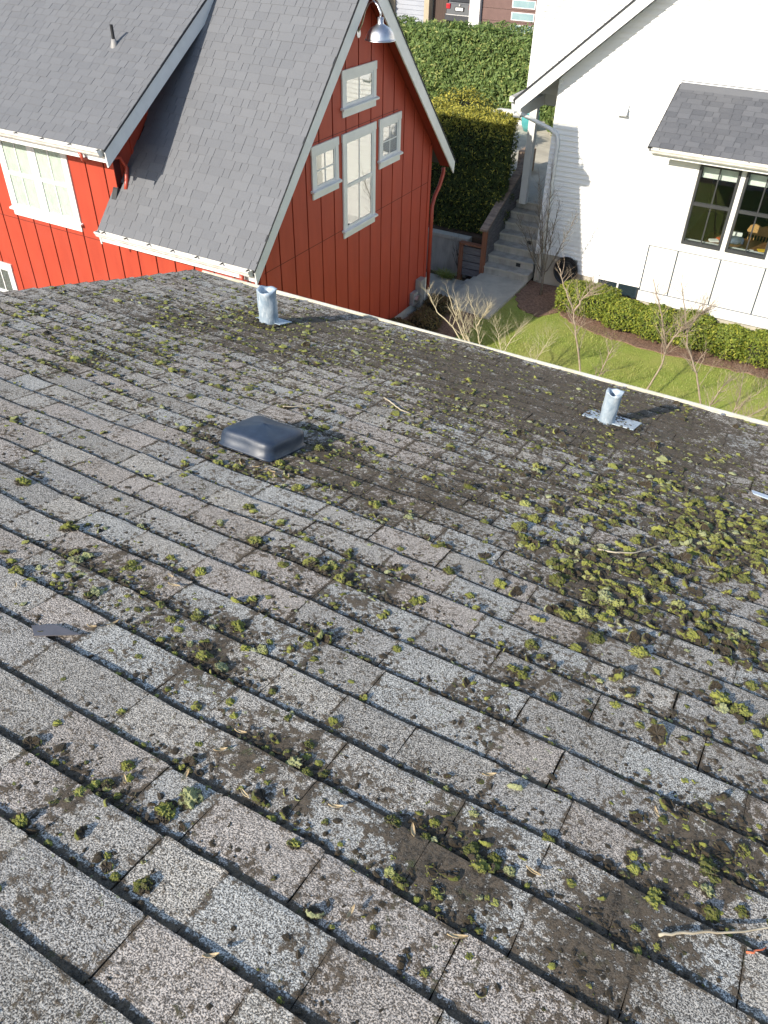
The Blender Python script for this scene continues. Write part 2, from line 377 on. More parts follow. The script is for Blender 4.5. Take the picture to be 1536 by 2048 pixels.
# lawn blades
def blades():
    n = 42000; x = rng.uniform(-7.2, 1.6, n); y = rng.uniform(12.4, 16.7, n)
    keep = ~((x < -6.0) & (y > 15.3)) & ~((y > 16.05+.25*np.sin(x*3)) & (x > -4.6)) & ~((x < -6.3) & (y > 12.2)) & ~((x < -5) & (y > 16.1))
    x, y = x[keep], y[keep]; n = len(x); h = rng.uniform(.02, .05, n)*(.8+.5*np.sin(x*2.1)*np.sin(y*2.7)); a = rng.uniform(0, 6.28, n); le = rng.uniform(0, .9, n)
    w = .006; dx, dy = np.cos(a), np.sin(a)
    V = np.empty((n, 3, 3)); V[:, 0] = np.c_[x-dy*w, y+dx*w, np.full(n, G-.003)]; V[:, 1] = np.c_[x+dy*w, y-dx*w, np.full(n, G-.003)]
    V[:, 2] = np.c_[x+dx*h*le, y+dy*h*le, G+h]
    T = np.repeat(np.c_[rng.random(n), (rng.random(n) > .8)*.7, np.zeros(n)], 3, axis=0)
    o = part('grass', fast_mesh('grass', V.reshape(-1, 3), np.arange(n*3).reshape(-1, 3), T), 'grassblade'); o['kind'] = 'stuff'
    o['label'] = 'short green and straw coloured grass blades of the garden lawn'; o['category'] = 'grass'
blades()

# ================================================================== NEAR HOUSE (mossy roof)
TH = math.radians(14.8); CT, ST = math.cos(TH), math.sin(TH); D0 = 1.28
def NR(x, s, h=0.0):
    h = h-D0
    return (x, s*CT+h*ST, 8-s*ST+h*CT)
def NRa(x, s, h):
    h = h-D0
    return np.c_[x, s*CT+h*ST, 8-s*ST+h*CT]
XL, XR, S_EAVE, S_RIDGE = -4.33, 3.2, 5.08, -.85
HL = Vector(NR(XL, S_EAVE)); HL.z = 0
house = thing('house', 'nearby house seen from above its low pitched mossy grey shingle roof', 'house', (-.5, 0, -.05))
wallm = MB().prism([(-6.6, -.05), (4.2, -.05), (4.2, 5.42), (NR(0, S_RIDGE, -.16)[1], NR(0, S_RIDGE, -.16)[2]), (-6.6, 5.42)], 'x', XL+.32, XR-.3)
part('wall', wallm, 'white', house)
rp = NR(0, S_RIDGE); 
dk = MB(); e0 = NR(0, S_EAVE-.02, -.034); e1 = NR(0, S_EAVE-.02, -.13); q0 = NR(0, S_RIDGE, -.034); q1 = NR(0, S_RIDGE, -.13)
part('roof_deck', MB().prism([(e0[1], e0[2]), (q0[1], q0[2]), (q1[1], q1[2]), (e1[1], e1[2])], 'x', XL+.01, XR), 'blackshingle_edge', house)
part('rear_roof', MB().prism([(q0[1], q0[2]), (-7.2, q0[2]-(q0[1]+7.2)*.264), (-7.2, q0[2]-.13-(q0[1]+7.2)*.264), (q1[1], q1[2])], 'x', XL+.01, XR), 'red_roof', house)
part('fascia', MB().prism([(e0[1]+.004, e0[2]-.02), (e0[1]+.024, e0[2]-.02), (e0[1]+.024, e0[2]-.2), (e0[1]+.004, e0[2]-.2)], 'x', XL, XR), 'cream', house)
part('barge_board', MB().prism([(e0[1], e0[2]-.012), (q0[1], q0[2]-.012), (q1[1], q1[2]-.08), (e1[1], e1[2]-.08)], 'x', XL-.018, XL+.008), 'cream', house)
GY, GZ = e0[1]+.026, e0[2]+.002
def gutter_profile(y0, zt, depth=.105, hgt=.10, sgn=1, t=.004, lip=.014):
    f = lambda y, z: (y0+sgn*y, zt+z)
    return [f(0, 0), f(0, -hgt), f(depth*.62, -hgt), f(depth*.86, -hgt*.45), f(depth, -.022), f(depth, 0), f(depth-lip, 0), f(depth-lip, -.012), f(depth-.012, -.022), f(depth*.82, -hgt*.42), f(depth*.6, -hgt+t), f(t, -hgt+t), f(t, 0)]
nearg = part('gutter', MB().prism(gutter_profile(GY, GZ, .115, .1), 'x', XL-.01, XR), 'cream', house)
for k in range(7):
    gx = -3.95+k*.62
    part('gutter_hanger', B(gx, gx+.02, GY+.006, GY+.1, GZ-.018, GZ-.008), 'galv', nearg)
dbm = MB()
for k in range(260):
    gx = rng.uniform(XL, .6); s_ = rng.uniform(.006, .016); cy = GY+rng.uniform(.02, .085)
    dbm.box(gx-s_*1.5, gx+s_*1.5, cy-s_, cy+s_, GZ-.08, GZ-.05+rng.uniform(-.02, .035))
part('gutter_debris', dbm, 'crumb', nearg, stuff=True)

HOT = [(-1.95, 2.52, 1.2, .06), (-1.58, 2.62, 1.3, .05), (-1.48, 2.78, .9, .07), (-1.7, 2.36, 1.3, .05), (-3.12, 4.25, .9, .06), (-2.93, 4.28, .8, .06), (-3.04, 2.61, 1, .07), (-3.02, 2.85, 1.2, .07), (-2.98, 3.16, 1, .09), (-3.29, 3.84, 1, .09), (-3.66, 4.01, .6, .1), (-3.25, 4.17, .9, .09), (-2.88, 4.22, .8, .11), (-2.54, 3.75, .8, .1), (-2.31, 3.92, .9, .11), (-2.28, 4.35, .6, .12), (-2.36, 3.23, .5, .13), (-2.52, 2.53, .4, .1), (-2.11, 2.55, .6, .08), (-1.62, 2.40, 1.5, .06), (-1.79, 2.36, 1, .06), (-1.56, 2.8, 1.2, .07), (-1.76, 2.97, .6, .06), (-1.75, 3.53, .5, .11), (-1.57, 3.89, .9, .09), (-1.39, 3.63, .9, .09), (-1.38, 4.01, .6, .12), (-.92, 3.67, .6, .1), (-1.09, 3.57, .5, .11), (-1.34, 3.28, .5, .11), (-1.25, 2.39, .5, .09), (-1.1, 2.36, .6, .06), (-1.63, 1.39, 1, .06), (-1.55, 1.45, 1.2, .06), (-1.45, 1.47, 1, .06), (-1.27, 1.42, 1, .06), (-1.11, 1.36, 1, .06), (-.99, 1.31, 1, .06), (-1.04, 1.46, .6, .06), (-.86, 1.59, 1.2, .06), (-.98, 1.91, 1, .06), (-1.25, 2.06, .4, .08), (-.85, 1.84, .7, .06), (-.44, 2.53, 1, .06), (-.34, 2.58, 1, .06), (-.2, 2.71, 1.6, .07), (-.31, 2.37, 1.6, .06), (-.23, 2.38, 1.2, .06), (-.11, 3.17, 1.3, .09), (.01, 3.17, 1.3, .09), (.11, 3.37, 1.6, .07), (.12, 2.9, 1, .08), (-.05, 2.34, .6, .08), (.09, 2.4, .6, .09), (.2, 2.39, .8, .08), (-.2, 4.1, 1, .08), (-.37, 3.78, .8, .07), (-.09, 4.13, .6, .09), (-.66, 4.05, 1.4, .06), (-.7, 3.82, 1, .06), (-.28, 3.67, .6, .08), (-.41, 3.24, .5, .1), (-.68, 2.97, .4, .13), (-.29, 1.83, .7, .06), (-.37, 1.56, .4, .06), (-.5, 1.61, .4, .06), (.02, 1.85, .5, .07), (.24, 1.99, .6, .07), (.15, 1.46, 1, .06), (.2, 1.48, .9, .06), (.26, 1.55, 1, .06), (-.27, 1.16, .7, .06), (-.29, 1.01, .7, .06), (-.23, 1.08, .7, .06), (.11, 1.2, 1, .06), (-.2, 1.26, .4, .06), (-.71, 1.17, .9, .06), (-.79, 1.05, .5, .06), (-.77, .86, .4, .06), (-.6, 1.05, .4, .06), (-.98, .83, .6, .06), (-.94, .83, .5, .06), (-3.95, 3.2, .7, .07), (-4.03, 3.6, .6, .08), (-4.02, 3.93, .5, .09), (-2.54, 2.03, .4, .07), (-2.24, 1.78, .4, .07)]
DIRT = [(-2.81, 4.58, .9, .24), (-1.84, 4.62, .9, .31), (-1.09, 4.38, 1, .36), (-.57, 4.65, 1, .34), (-1.65, 2.65, .8, .1), (-1.34, 2.54, .8, .1), (-.99, 2.65, .9, .15), (-.9, 3.08, .6, .17), (-2.83, 3.85, .6, .2), (-3.45, 3.66, .5, .18), (-.12, 3.54, .7, .23), (-1.16, 1.82, .6, .08), (-.85, 1.91, .7, .07), (-.33, 2.46, .8, .12), (-.29, 1.89, .6, .09), (-.17, 2.17, .6, .09), (-.36, 1.57, .6, .06), (-.71, 1.17, .9, .06), (.1, 1.21, 1, .06), (.01, 1.07, .8, .06), (.08, 1.01, .9, .06), (-.32, 1.17, .7, .06), (-.24, 1.1, .7, .06), (-.54, 1.09, .6, .06), (.23, 1.51, .6, .07), (.18, 1.34, .5, .06), (.26, 1.77, .5, .06), (-.99, 1.31, .6, .06), (-.23, .99, .4, .06), (-.35, .76, .5, .06)]
HOTA, DIRTA = np.array(HOT), np.array(DIRT)
def gsum(A, x, s, k=1.0):
    x = np.asarray(x)[:, None]; s = np.asarray(s)[:, None]
    return (A[None, :, 2]*np.exp(-((x-A[None, :, 0])**2+(s-A[None, :, 1])**2)/(2*(A[None, :, 3]*k)**2))).sum(1)
def zone(s): return np.clip((np.asarray(s)-1.5)/2.5, 0, 1)
def dirt_at(x, s): return np.clip(gsum(DIRTA, x, s, 1.2), 0, 1)*.62+np.clip(gsum(HOTA, x, s, 1.3), 0, 1.2)*.35+zone(s)*.27
S0, EXPO = 1.264, .1434
def wave(x, s):  # gentle unevenness of the old roof
    x = np.asarray(x, float); s = np.asarray(s, float)
    return .005*np.sin(x*2.3+s*1.1+.5)+.003*np.sin(x*5.1-s*2.7)+.0016*np.sin(x*9.7+s*6.1+1)+.0008*np.sin(x*17.3-s*3)
def in_view(p, mx=1.06):
    d = Vector(p)-CAM; z = d.dot(fwd)
    if z < .05: return False
    return abs(d.dot(r2)/z*1582/768) < mx and abs(d.dot(u2)/z*1582/1024) < mx
tabs = []
k = -14
while True:
    sb = S0+EXPO*k
    if sb > S_EAVE+.06: break
    x = XL-.012; first = True
    kb = min(sb, S_EAVE)
    lift = rng.uniform(-.001, .0015)
    while x < 2.0:
        w = rng.choice([.10, .15, .19, .22, .25, .28, .32, .36], p=[.06, .10, .16, .2, .2, .14, .09, .05])*rng.uniform(.93, 1.07)
        if first: w *= rng.uniform(.4, 1); first = False
        tabs.append((x, x+w, kb, lift)); x += w
    k += 1
def tab_mesh(x0, x1, sb, lift):
    gap = rng.uniform(.0008, .0028); x0 += gap/2; x1 -= gap/2
    ln = EXPO+.05; w = x1-x0; sk = rng.uniform(-.0022, .0022); dz = rng.uniform(-.0006, .0010)
    ew = min(.011/w, .2); fx = np.array([0, ew, .5, 1-ew, 1.0]); fs = np.array([0, .262, .375, .95, 1.0])
    X = x0+fx[None, :]*w*np.ones((5, 1)); Sg = sb-ln+fs[:, None]*ln*np.ones((1, 5))
    Sg[4] += rng.normal(0, .0014, 5)+sk; Sg[3] += sk*.8
    X[1:, 0] += rng.normal(0, .0012, 4); X[1:, 4] += rng.normal(0, .0012, 4)
    th = .0118+lift+dz
    H = np.zeros((5, 5)); H += th*fs[:, None]
    H[4] += rng.normal(0, .0007, 5)-.0008; H[4, 0] += rng.uniform(-.0005, .0025); H[4, 4] += rng.uniform(-.0005, .0025)
    H += wave(X, Sg)
    top = NRa(X.ravel(), Sg.ravel(), H.ravel())
    # skirt: butt edge and both sides
    idx = [20, 21, 22, 23, 24]
    bot = NRa(X[4], Sg[4]-.0015, H[4]-th-.004)
    lb = NRa(X[:, 0], Sg[:, 0], H[:, 0]-.006-th*fs*.6); rb = NRa(X[:, 4], Sg[:, 4], H[:, 4]-.006-th*fs*.6)
    V = np.vstack((top, bot, lb, rb))
    F = [(i*5+j, i*5+j+1, (i+1)*5+j+1, (i+1)*5+j) for i in range(4) for j in range(4)]
    F += [(20+j, 21+j, 26+j, 25+j) for j in range(4)]
    F += [(i*5, (i+1)*5, 30+i+1, 30+i) for i in range(4)]+[((i+1)*5+4, i*5+4, 35+i, 35+i+1) for i in range(4)]
    xs = np.r_[X.ravel(), X[4], X[:, 0], X[:, 4]]; ss = np.r_[Sg.ravel(), Sg[4], Sg[:, 0], Sg[:, 4]]
    e = np.zeros((5, 5)); e[:, 0] = e[:, 4] = .85; e[4, 1:4] = .15; e[2, 1:4] = .25; e[1] = 2.8; e[0] = 2.8  # strip below the upper butt: grime plus butt shadow painted darker
    e = np.r_[e.ravel(), np.ones(5)*1.3, np.ones(10)*1.5]
    T = np.c_[np.full(len(V), rng.random()), e, dirt_at(xs, ss)]
    return V, np.array(F), T
tabs_d = sorted(tabs, key=lambda t: (not in_view(NR((t[0]+t[1])/2, t[2]-.07), 1.15), (Vector(NR((t[0]+t[1])/2, t[2]-.07))-CAM).length))
off = np.array(ROOT[house.name])
RV, RF, RT, nb = [], [], [], 0
for i, tb in enumerate(tabs_d):
    V, F, T = tab_mesh(*tb); V = V-off
    if i < 300:
        part('shingle', fast_mesh('shingle', V, F, T), 'near_shingle', house)
    else:
        RV.append(V); RF.append(F+nb); RT.append(T); nb += len(V)
part('shingle_field', fast_mesh('shingle_field', np.vstack(RV), np.vstack(RF), np.vstack(RT)), 'near_shingle', house, stuff=True)

# ---- moss
def cushion(sub, seed):
    V, F = ico(sub); V = V.copy(); d = 1+.22*wob(V, 3.2, seed)+.15*wob(V, 8.5, seed+5)+.10*np.random.default_rng(seed).normal(size=len(V))
    V *= d[:, None]; V[:, 2] = np.maximum(V[:, 2], -.35)*.62
    g = np.clip(.25+.75*(V[:, 2]+.1)/.5, .05, 1)
    return V, F, g
def curl(nr, seed):   # flipped disc of moss: brown underside, green rim
    r = np.random.default_rng(seed); a = np.linspace(0, 2*np.pi, nr, endpoint=False)
    rad = 1+.16*np.sin(a*2+r.uniform(0, 6))+.10*np.sin(a*3+r.uniform(0, 6))+r.normal(0, .06, nr)
    rings = [(.0, .10, .05), (.45, .16, .06), (.84, .20, .12), (1.0, .10, .85), (1.05, -.10, 1.0), (.9, -.36, .9), (.4, -.52, .8)]
    V = []; g = []
    for q, z, gg in rings:
        V.append(np.c_[np.cos(a)*rad*q, np.sin(a)*rad*q*.86, z+.07*r.normal(size=nr)*(q > .2)]); g.append(np.full(nr, gg))
    V = np.vstack(V); g = np.hstack(g); F = []
    for i in range(len(rings)-1):
        for j in range(nr):
            b0, b1 = i*nr+j, i*nr+(j+1) % nr; c0, c1 = b0+nr, b1+nr; F += [(b0, c0, b1), (b1, c0, c1)]
    bend = r.uniform(.05, .25); V[:, 2] += bend*V[:, 0]**2
    return V, np.array(F), g
CUSH = [cushion(3, i*3) for i in range(9)]; CUSH_LO = [cushion(2, i*3) for i in range(9)]
CUSH_XL = [cushion(1, i*3) for i in range(9)]
CURL = [curl(26, i+50) for i in range(9)]; CURL_LO = [curl(13, i+50) for i in range(9)]
def keep_off(x, s):
    return ((np.abs(x+1.785) < .15) & (np.abs(s-2.565) < .15)) | ((np.abs(x+3.03) < .07) & (np.abs(s-4.31) < .07)) | ((np.abs(x+.733) < .05) & (np.abs(s-4.25) < .05))
def sample(n, base, hot, zn, joint, kk=1.0, dirtw=0.0, reg=(XL+.02, .75, .3, S_EAVE-.03)):
    xs, ss = [], []; tot = 0
    while tot < n:
        x = rng.uniform(reg[0], reg[1], 20000); s = rng.uniform(reg[2], reg[3], 20000)
        ph = (s-S0)/EXPO; fr = ph-np.floor(ph)     # 0 just below a butt edge
        nz = np.clip(.5+.9*wob(np.c_[x, s, 0*x], 3.1, 3)+.5*wob(np.c_[x, s, 0*x], 9., 9), 0, 1.6)
        d = (base+zn*zone(s))*nz+hot*np.clip(gsum(HOTA, x, s, kk), 0, 1.6)+dirtw*np.clip(gsum(DIRTA, x, s), 0, 1.2)
        d *= (1-joint)+joint*1.8*np.exp(-fr/.22)+joint*.5*np.exp(-(1-fr)/.1)
        ok = (rng.random(20000)*1.7 < d) & ~keep_off(x, s)
        xs.append(x[ok]); ss.append(s[ok]); tot += ok.sum()
    return np.concatenate(xs)[:n], np.concatenate(ss)[:n]
def rotm(a, tilt, ta):
    ca, sa = np.cos(a), np.sin(a); Rz = np.array([[ca, -sa, 0], [sa, ca, 0], [0, 0, 1]])
    ct, st = np.cos(tilt), np.sin(tilt); ax, ay = np.cos(ta), np.sin(ta)
    K = np.array([[0, 0, ay], [0, 0, -ax], [-ay, ax, 0]]); Rt = np.eye(3)+st*K+(1-ct)*K@K
    return Rt@Rz
FR = np.array([[1, 0, 0], [0, CT, -ST], [0, ST, CT]]).T   # roof frame columns: x, downslope, normal
mx, ms = sample(6800, .075, 1.05, .72, .35, 1.35)
mx[0], ms[0] = -1.418, 1.128
sz = np.exp(rng.normal(math.log(.0090), .42, len(mx)))
sz *= 1+.75*np.clip((mx+.9)/.8, 0, 1)*(ms < 3.6)*(ms > 1.9)
sz = np.clip(sz, .005, .027); sz[0] = .015
kind = np.where(rng.random(len(mx)) < np.where(mx > -.9, .42, .2), 1, 0)
hs = wave(mx, ms)+.004
pts = NRa(mx, ms, hs)
dist = np.linalg.norm(pts-np.array(CAM), axis=1)
vis = np.array([in_view(p, 1.0) for p in pts])
score = np.where(vis, sz/dist, 0)
order = np.argsort(-score)
CV, CF, CT_, nb = [], [], [], 0
SHARED = {}
def shared(kd, v):
    if (kd, v) not in SHARED:
        V, F, g = (CURL if kd else CUSH)[v]
        me = fast_mesh('moss_clump', V, F, np.c_[np.zeros(len(V)), g, np.zeros(len(V))], False); me.materials.append(MAT['moss']); SHARED[(kd, v)] = me
    return SHARED[(kd, v)]
for q, i in enumerate(order):
    v = rng.integers(0, 9); kd = kind[i]
    tilt = rng.uniform(.1, .95) if kd else rng.uniform(0, .5)
    R = FR@rotm(rng.uniform(0, 6.28), tilt, rng.uniform(0, 6.28))
    sc = sz[i]*(1.12 if kd else 1.0); p = pts[i]+FR[:, 2]*sc*(.20*math.sin(tilt)+.06)
    if q < 300:
        o = bpy.data.objects.new('moss_clump', shared(int(kd), int(v))); link(o)
        o.matrix_world = Matrix(((*(R[0]*sc), p[0]), (*(R[1]*sc), p[1]), (*(R[2]*sc), p[2]), (0, 0, 0, 1)))
        if kd: tag(o, 'loose curled moss clump with brown underside and yellow green rim on grey shingles', 'moss', 'curled brown moss clumps lying on the shingle roof')
        else: tag(o, 'small rounded cushion of yellow green moss on grey shingles', 'moss', 'green moss cushions on the shingle roof')
    else:
        V, F, g = (CURL_LO if kd else (CUSH_LO if dist[i] < 3.2 else CUSH_XL))[v]
        CV.append((V*sc)@R.T+p); CF.append(F+nb); CT_.append(np.c_[np.full(len(V), rng.random()), g, np.zeros(len(V))]); nb += len(V)
def crumbs(n, args, lo, hi, gprob):
    global nb
    cx, cs = sample(n, *args); V0, F0 = ico(0)
    P = NRa(cx, cs, wave(cx, cs)+.006+.011*((np.abs(cs-4.3) < .16) & ((np.abs(cx+.72) < .17) | (np.abs(cx+3.03) < .11)))); zz = np.exp(rng.uniform(math.log(lo), math.log(hi), n))
    sc3 = rng.uniform(.55, 1.3, (n, 3))*zz[:, None]; sc3[:, 2] *= .45
    a = rng.uniform(0, 6.28, n); ca, sa = np.cos(a), np.sin(a)
    L = V0[None]*(1+rng.normal(0, .18, (n, 12, 1)))*sc3[:, None, :]
    Lx = L[..., 0]*ca[:, None]-L[..., 1]*sa[:, None]; Ly = L[..., 0]*sa[:, None]+L[..., 1]*ca[:, None]
    L = np.stack((Lx, Ly, L[..., 2]), -1)@FR.T+P[:, None, :]
    g = np.where(rng.random(n) < gprob, rng.uniform(.5, 1, n), rng.uniform(0, .3, n))
    T = np.stack((np.repeat(rng.random(n)[:, None], 12, 1), np.repeat(g[:, None], 12, 1), np.zeros((n, 12))), -1)
    F = (F0[None]+(np.arange(n)*12)[:, None, None]).reshape(-1, 3)+nb
    CV.append(L.reshape(-1, 3)); CF.append(F); CT_.append(T.reshape(-1, 3)); nb += n*12
crumbs(36000, (.10, .6, .55, .6, 1.3, .6), .0020, .0062, .16)
crumbs(9000, (.5, .5, 0, .35, 1.2, .5, (-1.9, .5, .4, 2.1)), .0014, .0038, .16)
crumbs(20000, (.06, .7, 1.0, .3, 1.5, .6), .005, .011, .18)
crumbs(3000, (.02, .9, .70, .25, 1.8, .4), .006, .013, .35)
mo = part('moss', fast_mesh('moss', np.vstack(CV), np.vstack(CF), np.vstack(CT_), False), 'moss'); mo['kind'] = 'stuff'
mo['label'] = 'scattered small moss crumbs and dark debris covering the shingle roof'; mo['category'] = 'moss'

# ---- things on the near roof
def rl(x, s, h=0): return NR(x, s, h)
vx, vs_ = -1.785, 2.565
vent = thing('roof_vent', 'dark grey square plastic box vent cap on the mossy roof', 'roof vent', rl(vx, vs_, 0))
def vent_cap():
    mb = MB(); n = 40; rings = [(.136, .004), (.139, .008), (.138, .013), (.132, .017), (.130, .050), (.1285, .062), (.125, .071), (.118, .0765), (.10, .081), (.06, .0885), (.0, .100)]
    for r, h in rings:
        for j in range(n):
            a = 2*math.pi*j/n; e = 11 if r > .11 else 9
            c, s = math.cos(a), math.sin(a); m = (abs(c)**e+abs(s)**e)**(-1/e)
            dent = 0
            if .015 < h < .055: dent = .003*math.sin(a*5+1.0)+.002*math.sin(a*9)
            mb.v.append(rl(vx+(r+dent*.7)*m*c, vs_+(r+dent*.7)*m*s, h+.001*math.sin(a*3))); mb.t.append((0, 0, 0))
    k = len(rings); mb.f += [(i*n+j, i*n+(j+1) % n, (i+1)*n+(j+1) % n, (i+1)*n+j) for i in range(k-1) for j in range(n)]
    return mb
part('cap', vent_cap(), 'cap', vent, smooth=True)
part('base', MB().hexa([rl(vx+a, vs_+b, h) for h in (.0, .006) for a, b in ((-.105, -.105), (.105, -.105), (.105, .105), (-.105, .105))]), 'cap', vent)
def lead_pipe(x, s, h, r, label, lean=0.0, fold=.5):
    b = Vector(rl(x, s, 0)); t = thing('vent_pipe', label, 'vent pipe', tuple(b)); n = 28
    mb = MB(); prof = [(-.03, 1.06), (.0, 1.04), (.03, .98), (.3*h, .97), (.5*h, 1.03), (.75*h, .99), (.93*h, 1.02), (h, 1.06), (h+.006, 1.0), (h+.002, .78), (h-.015, .62), (h-.05, .55), (h-.12, .52)]
    for q, (z, m) in enumerate(prof):
        for j in range(n):
            a = 2*math.pi*j/n; wv = 1+.045*math.sin(a*3+z*20)+.03*math.sin(a*5-z*33+1)
            inner = q >= 8
            if inner: wv *= 1+fold*.22*math.sin(a*3+.6)
            zz = z+(.005*math.sin(a*2+.8)+.003*math.sin(a*5) if q >= 6 else 0)
            mb.v.append((b.x+r*m*wv*math.cos(a)+lean*z, b.y+r*m*wv*math.sin(a), b.z+zz)); mb.t.append((0, 0, 0))
    k = len(prof); mb.f += [(i*n+j, i*n+(j+1) % n, (i+1)*n+(j+1) % n, (i+1)*n+j) for i in range(k-1) for j in range(n)]
    part('lead_sleeve', mb, 'lead', t, smooth=True)
    cz = b.z+h-.10; m2 = MB().lathe([(.001, 0), (r*.6, 0)], (b.x+lean*h, b.y, cz), 16); part('pipe_bore', m2, 'black', t)
    return t, b
p1, _ = lead_pipe(-3.03, 4.31, .225, .062, 'fat blue grey lead vent pipe standing near the roof edge by the red house')
p2, _ = lead_pipe(-.733, 4.25, .195, .042, 'slim blue grey lead vent pipe beside the gutter above the lawn', .06, .9)
part('flashing', MB().hexa([rl(-.733+a, 4.25+b, h) for h in (.010, .015) for a, b in ((-.13, -.02), (.155, -.02), (.165, .15), (-.13, .15))]), 'lead', p2)
part('flashing', MB().hexa([rl(-3.03+a, 4.31+b, h) for h in (.009, .013) for a, b in ((-.1, -.02), (.1, -.02), (.1, .12), (-.1, .12))]), 'lead', p1)
def flat_piece(name, poly, h0, h1, mat, label, cat, curl_=0):
    k = len(poly); mb = MB(); mb.add([rl(x, s, h0+curl_*i/k) for i, (x, s) in enumerate(poly)]+[rl(x, s, h1+curl_*i/k) for i, (x, s) in enumerate(poly)],
        [tuple(range(k))[::-1], tuple(range(k, 2*k))]+[(i, (i+1) % k, k+(i+1) % k, k+i) for i in range(k)])
    return single(name, mb, mat, label, cat, rl(*poly[0], h0))
MAT['shard'] = simple('lilac_grey_metal', (.20, .18, .185), (.15, .14, .15), 9, .4, metal=.2)
MAT['bluestrip'] = simple('pale_blue_metal', (.45, .54, .66), (.36, .44, .55), 9, .4)
flat_piece('metal_flashing', [(-1.445, 1.125), (-1.405, 1.10), (-1.325, 1.175), (-1.405, 1.165)], .011, .0135, 'shard', 'pointed lilac grey scrap of metal flashing with moss lump on top', 'flashing')
flat_piece('metal_strip', [(.065, 3.815), (.26, 3.79), (.26, 3.735), (.075, 3.775)], .018, .022, 'bluestrip', 'short pale blue metal strip lying among moss near the roof edge', 'metal strip')
MAT['twig'] = simple('pale_twig', (.50, .44, .33), (.36, .30, .21), 20, .8)
MAT['dryleaf'] = simple('dry_tan_leaf', (.56, .44, .27), (.42, .31, .17), 30, .7)
MAT['orange'] = simple('orange_twig', (.62, .17, .08), (.5, .12, .05), 30, .7)
def twig(pts, r, mat, label, name='twig'):
    P = []
    for i in range(len(pts)-1):
        for k_ in range(4):
            t = k_/4; a, b = pts[i], pts[i+1]; P.append(tuple(a[j]+(b[j]-a[j])*t for j in range(3)))
    P.append(pts[-1]); P = [rl(x+rng.normal(0, .0015), s+rng.normal(0, .0015), h) for x, s, h in P]
    mb = MB().tube(P, [r*(1-.5*i/len(P)) for i in range(len(P))], 6)
    return single(name, mb, mat, label, 'twig', P[0], smooth=True)
twig([(-1.73, 3.53, .02), (-1.66, 3.48, .022), (-1.58, 3.43, .02), (-1.50, 3.42, .016), (-1.455, 3.52, .02)], .0042, 'twig', 'thin pale curved twig lying on dark mossy shingles behind the box vent')
twig([(-.365, 2.66, .02), (-.30, 2.68, .024), (-.24, 2.73, .026), (-.17, 2.89, .022)], .0038, 'twig', 'pale bent twig among thick moss clumps')
twig([(.145, 1.185, .016), (.185, 1.215, .018), (.24, 1.255, .020), (.40, 1.385, .018)], .0033, 'twig', 'white peeled stick lying across shingles near the dark moss patch')
twig([(.30, 1.252, .013), (.312, 1.264, .014), (.325, 1.284, .013)], .0022, 'orange', 'short orange red sprig under the white peeled stick')
twig([(-1.985, 2.99, .02), (-1.95, 3.02, .022), (-1.88, 3.13, .03)], .0035, 'twig', 'short brown tan twig lying uphill of the box vent')
LEAF = [(-.79, 1.07), (-1.33, 1.215), (-.8, .97), (-.67, 1.0), (-.5, 1.08), (-.27, 1.36), (-.34, 1.12), (-.17, .96), (-.5, .69), (-1.35, 1.53), (-1.3, 1.26), (-.89, .89), (-.35, .89), (-1.62, 2.35), (-1.56, 2.33), (-1.59, 2.36), (-1.66, 2.35), (-1.31, 1.5), (.08, 1.49), (-.1, 1.17), (-.79, 1.14), (-1.9, 2.34), (-1.62, 1.22), (-1.72, 2.33), (-1.52, 2.37)]
for i, (lx, ls) in enumerate(LEAF):
    L_ = rng.uniform(.011, .019); w_ = L_*rng.uniform(.16, .26); a = rng.uniform(0, 3.14); ca, sa = math.cos(a), math.sin(a); mb = MB(); row = []
    for q in range(5):
        t = q/4*2-1; ww = w_*math.sqrt(max(0, 1-t*t))+.0003
        for sgn, hh in ((-1, .002), (0, .0), (1, .002)):
            u, v_ = t*L_, sgn*ww; row.append(rl(lx+u*ca-v_*sa, ls+u*sa+v_*ca, .016+hh+.004*t*t+wave(lx, ls)))
    lo_ = [tuple(np.array(p)-FR[:, 2]*.0012) for p in row]
    fs = [(q*3+j, q*3+j+1, q*3+j+4, q*3+j+3) for q in range(4) for j in range(2)]; fs2 = [tuple(15+x for x in f[::-1]) for f in fs]
    rim = [0, 1, 2, 5, 8, 11, 14, 13, 12, 9, 6, 3]
    mb.add(row+lo_, fs+fs2+[(rim[j], rim[(j+1) % 12], 15+rim[(j+1) % 12], 15+rim[j]) for j in range(12)])
    single('fallen_leaf', mb, 'dryleaf', 'narrow dry tan leaf fallen on the mossy shingles', 'leaf', row[0], 'dry tan leaves on the shingle roof')

# ================================================================== RED HOUSE
XG, XF, YF, YB = -7.6, -7.3, 9.5, 15.30      # gable plane, rake fascia plane, front wall, rear wall
YC = 12.44; EY, EZ, MS = 9.02, 3.30, 1.055  # eave edge and main roof slope
PZ_ = EZ+MS*(YC-EY)
XD, XDF, DY, DZ, DS = -10.40, -9.93, 8.96, 4.63, .632   # dormer cheek, its rake, eave and slope
rh = thing('red_house', 'red board and batten house with charcoal shingle roof and white trimmed gable windows', 'house', (-11, 12, .27))
def mz(y): return EZ+MS*(y-EY) if y < YC else EZ+MS*(2*YC-EY-y)
def dzf(y): return DZ+DS*(y-DY)
YX = (DZ-DS*DY-EZ+MS*EY)/(MS-DS)     # where dormer roof dies into the main roof
gp = [(YF, .52), (YB, .52), (YB, mz(YB)-.17), (YC, PZ_-.17), (YF, mz(YF)-.17)]
part('gable_wall', MB().prism(gp, 'x', XG-.14, XG), 'groove_shade', rh)
part('foundation', B(-17, XG-.02, YF+.03, YB-.02, -.06, .519), 'pvc', rh)
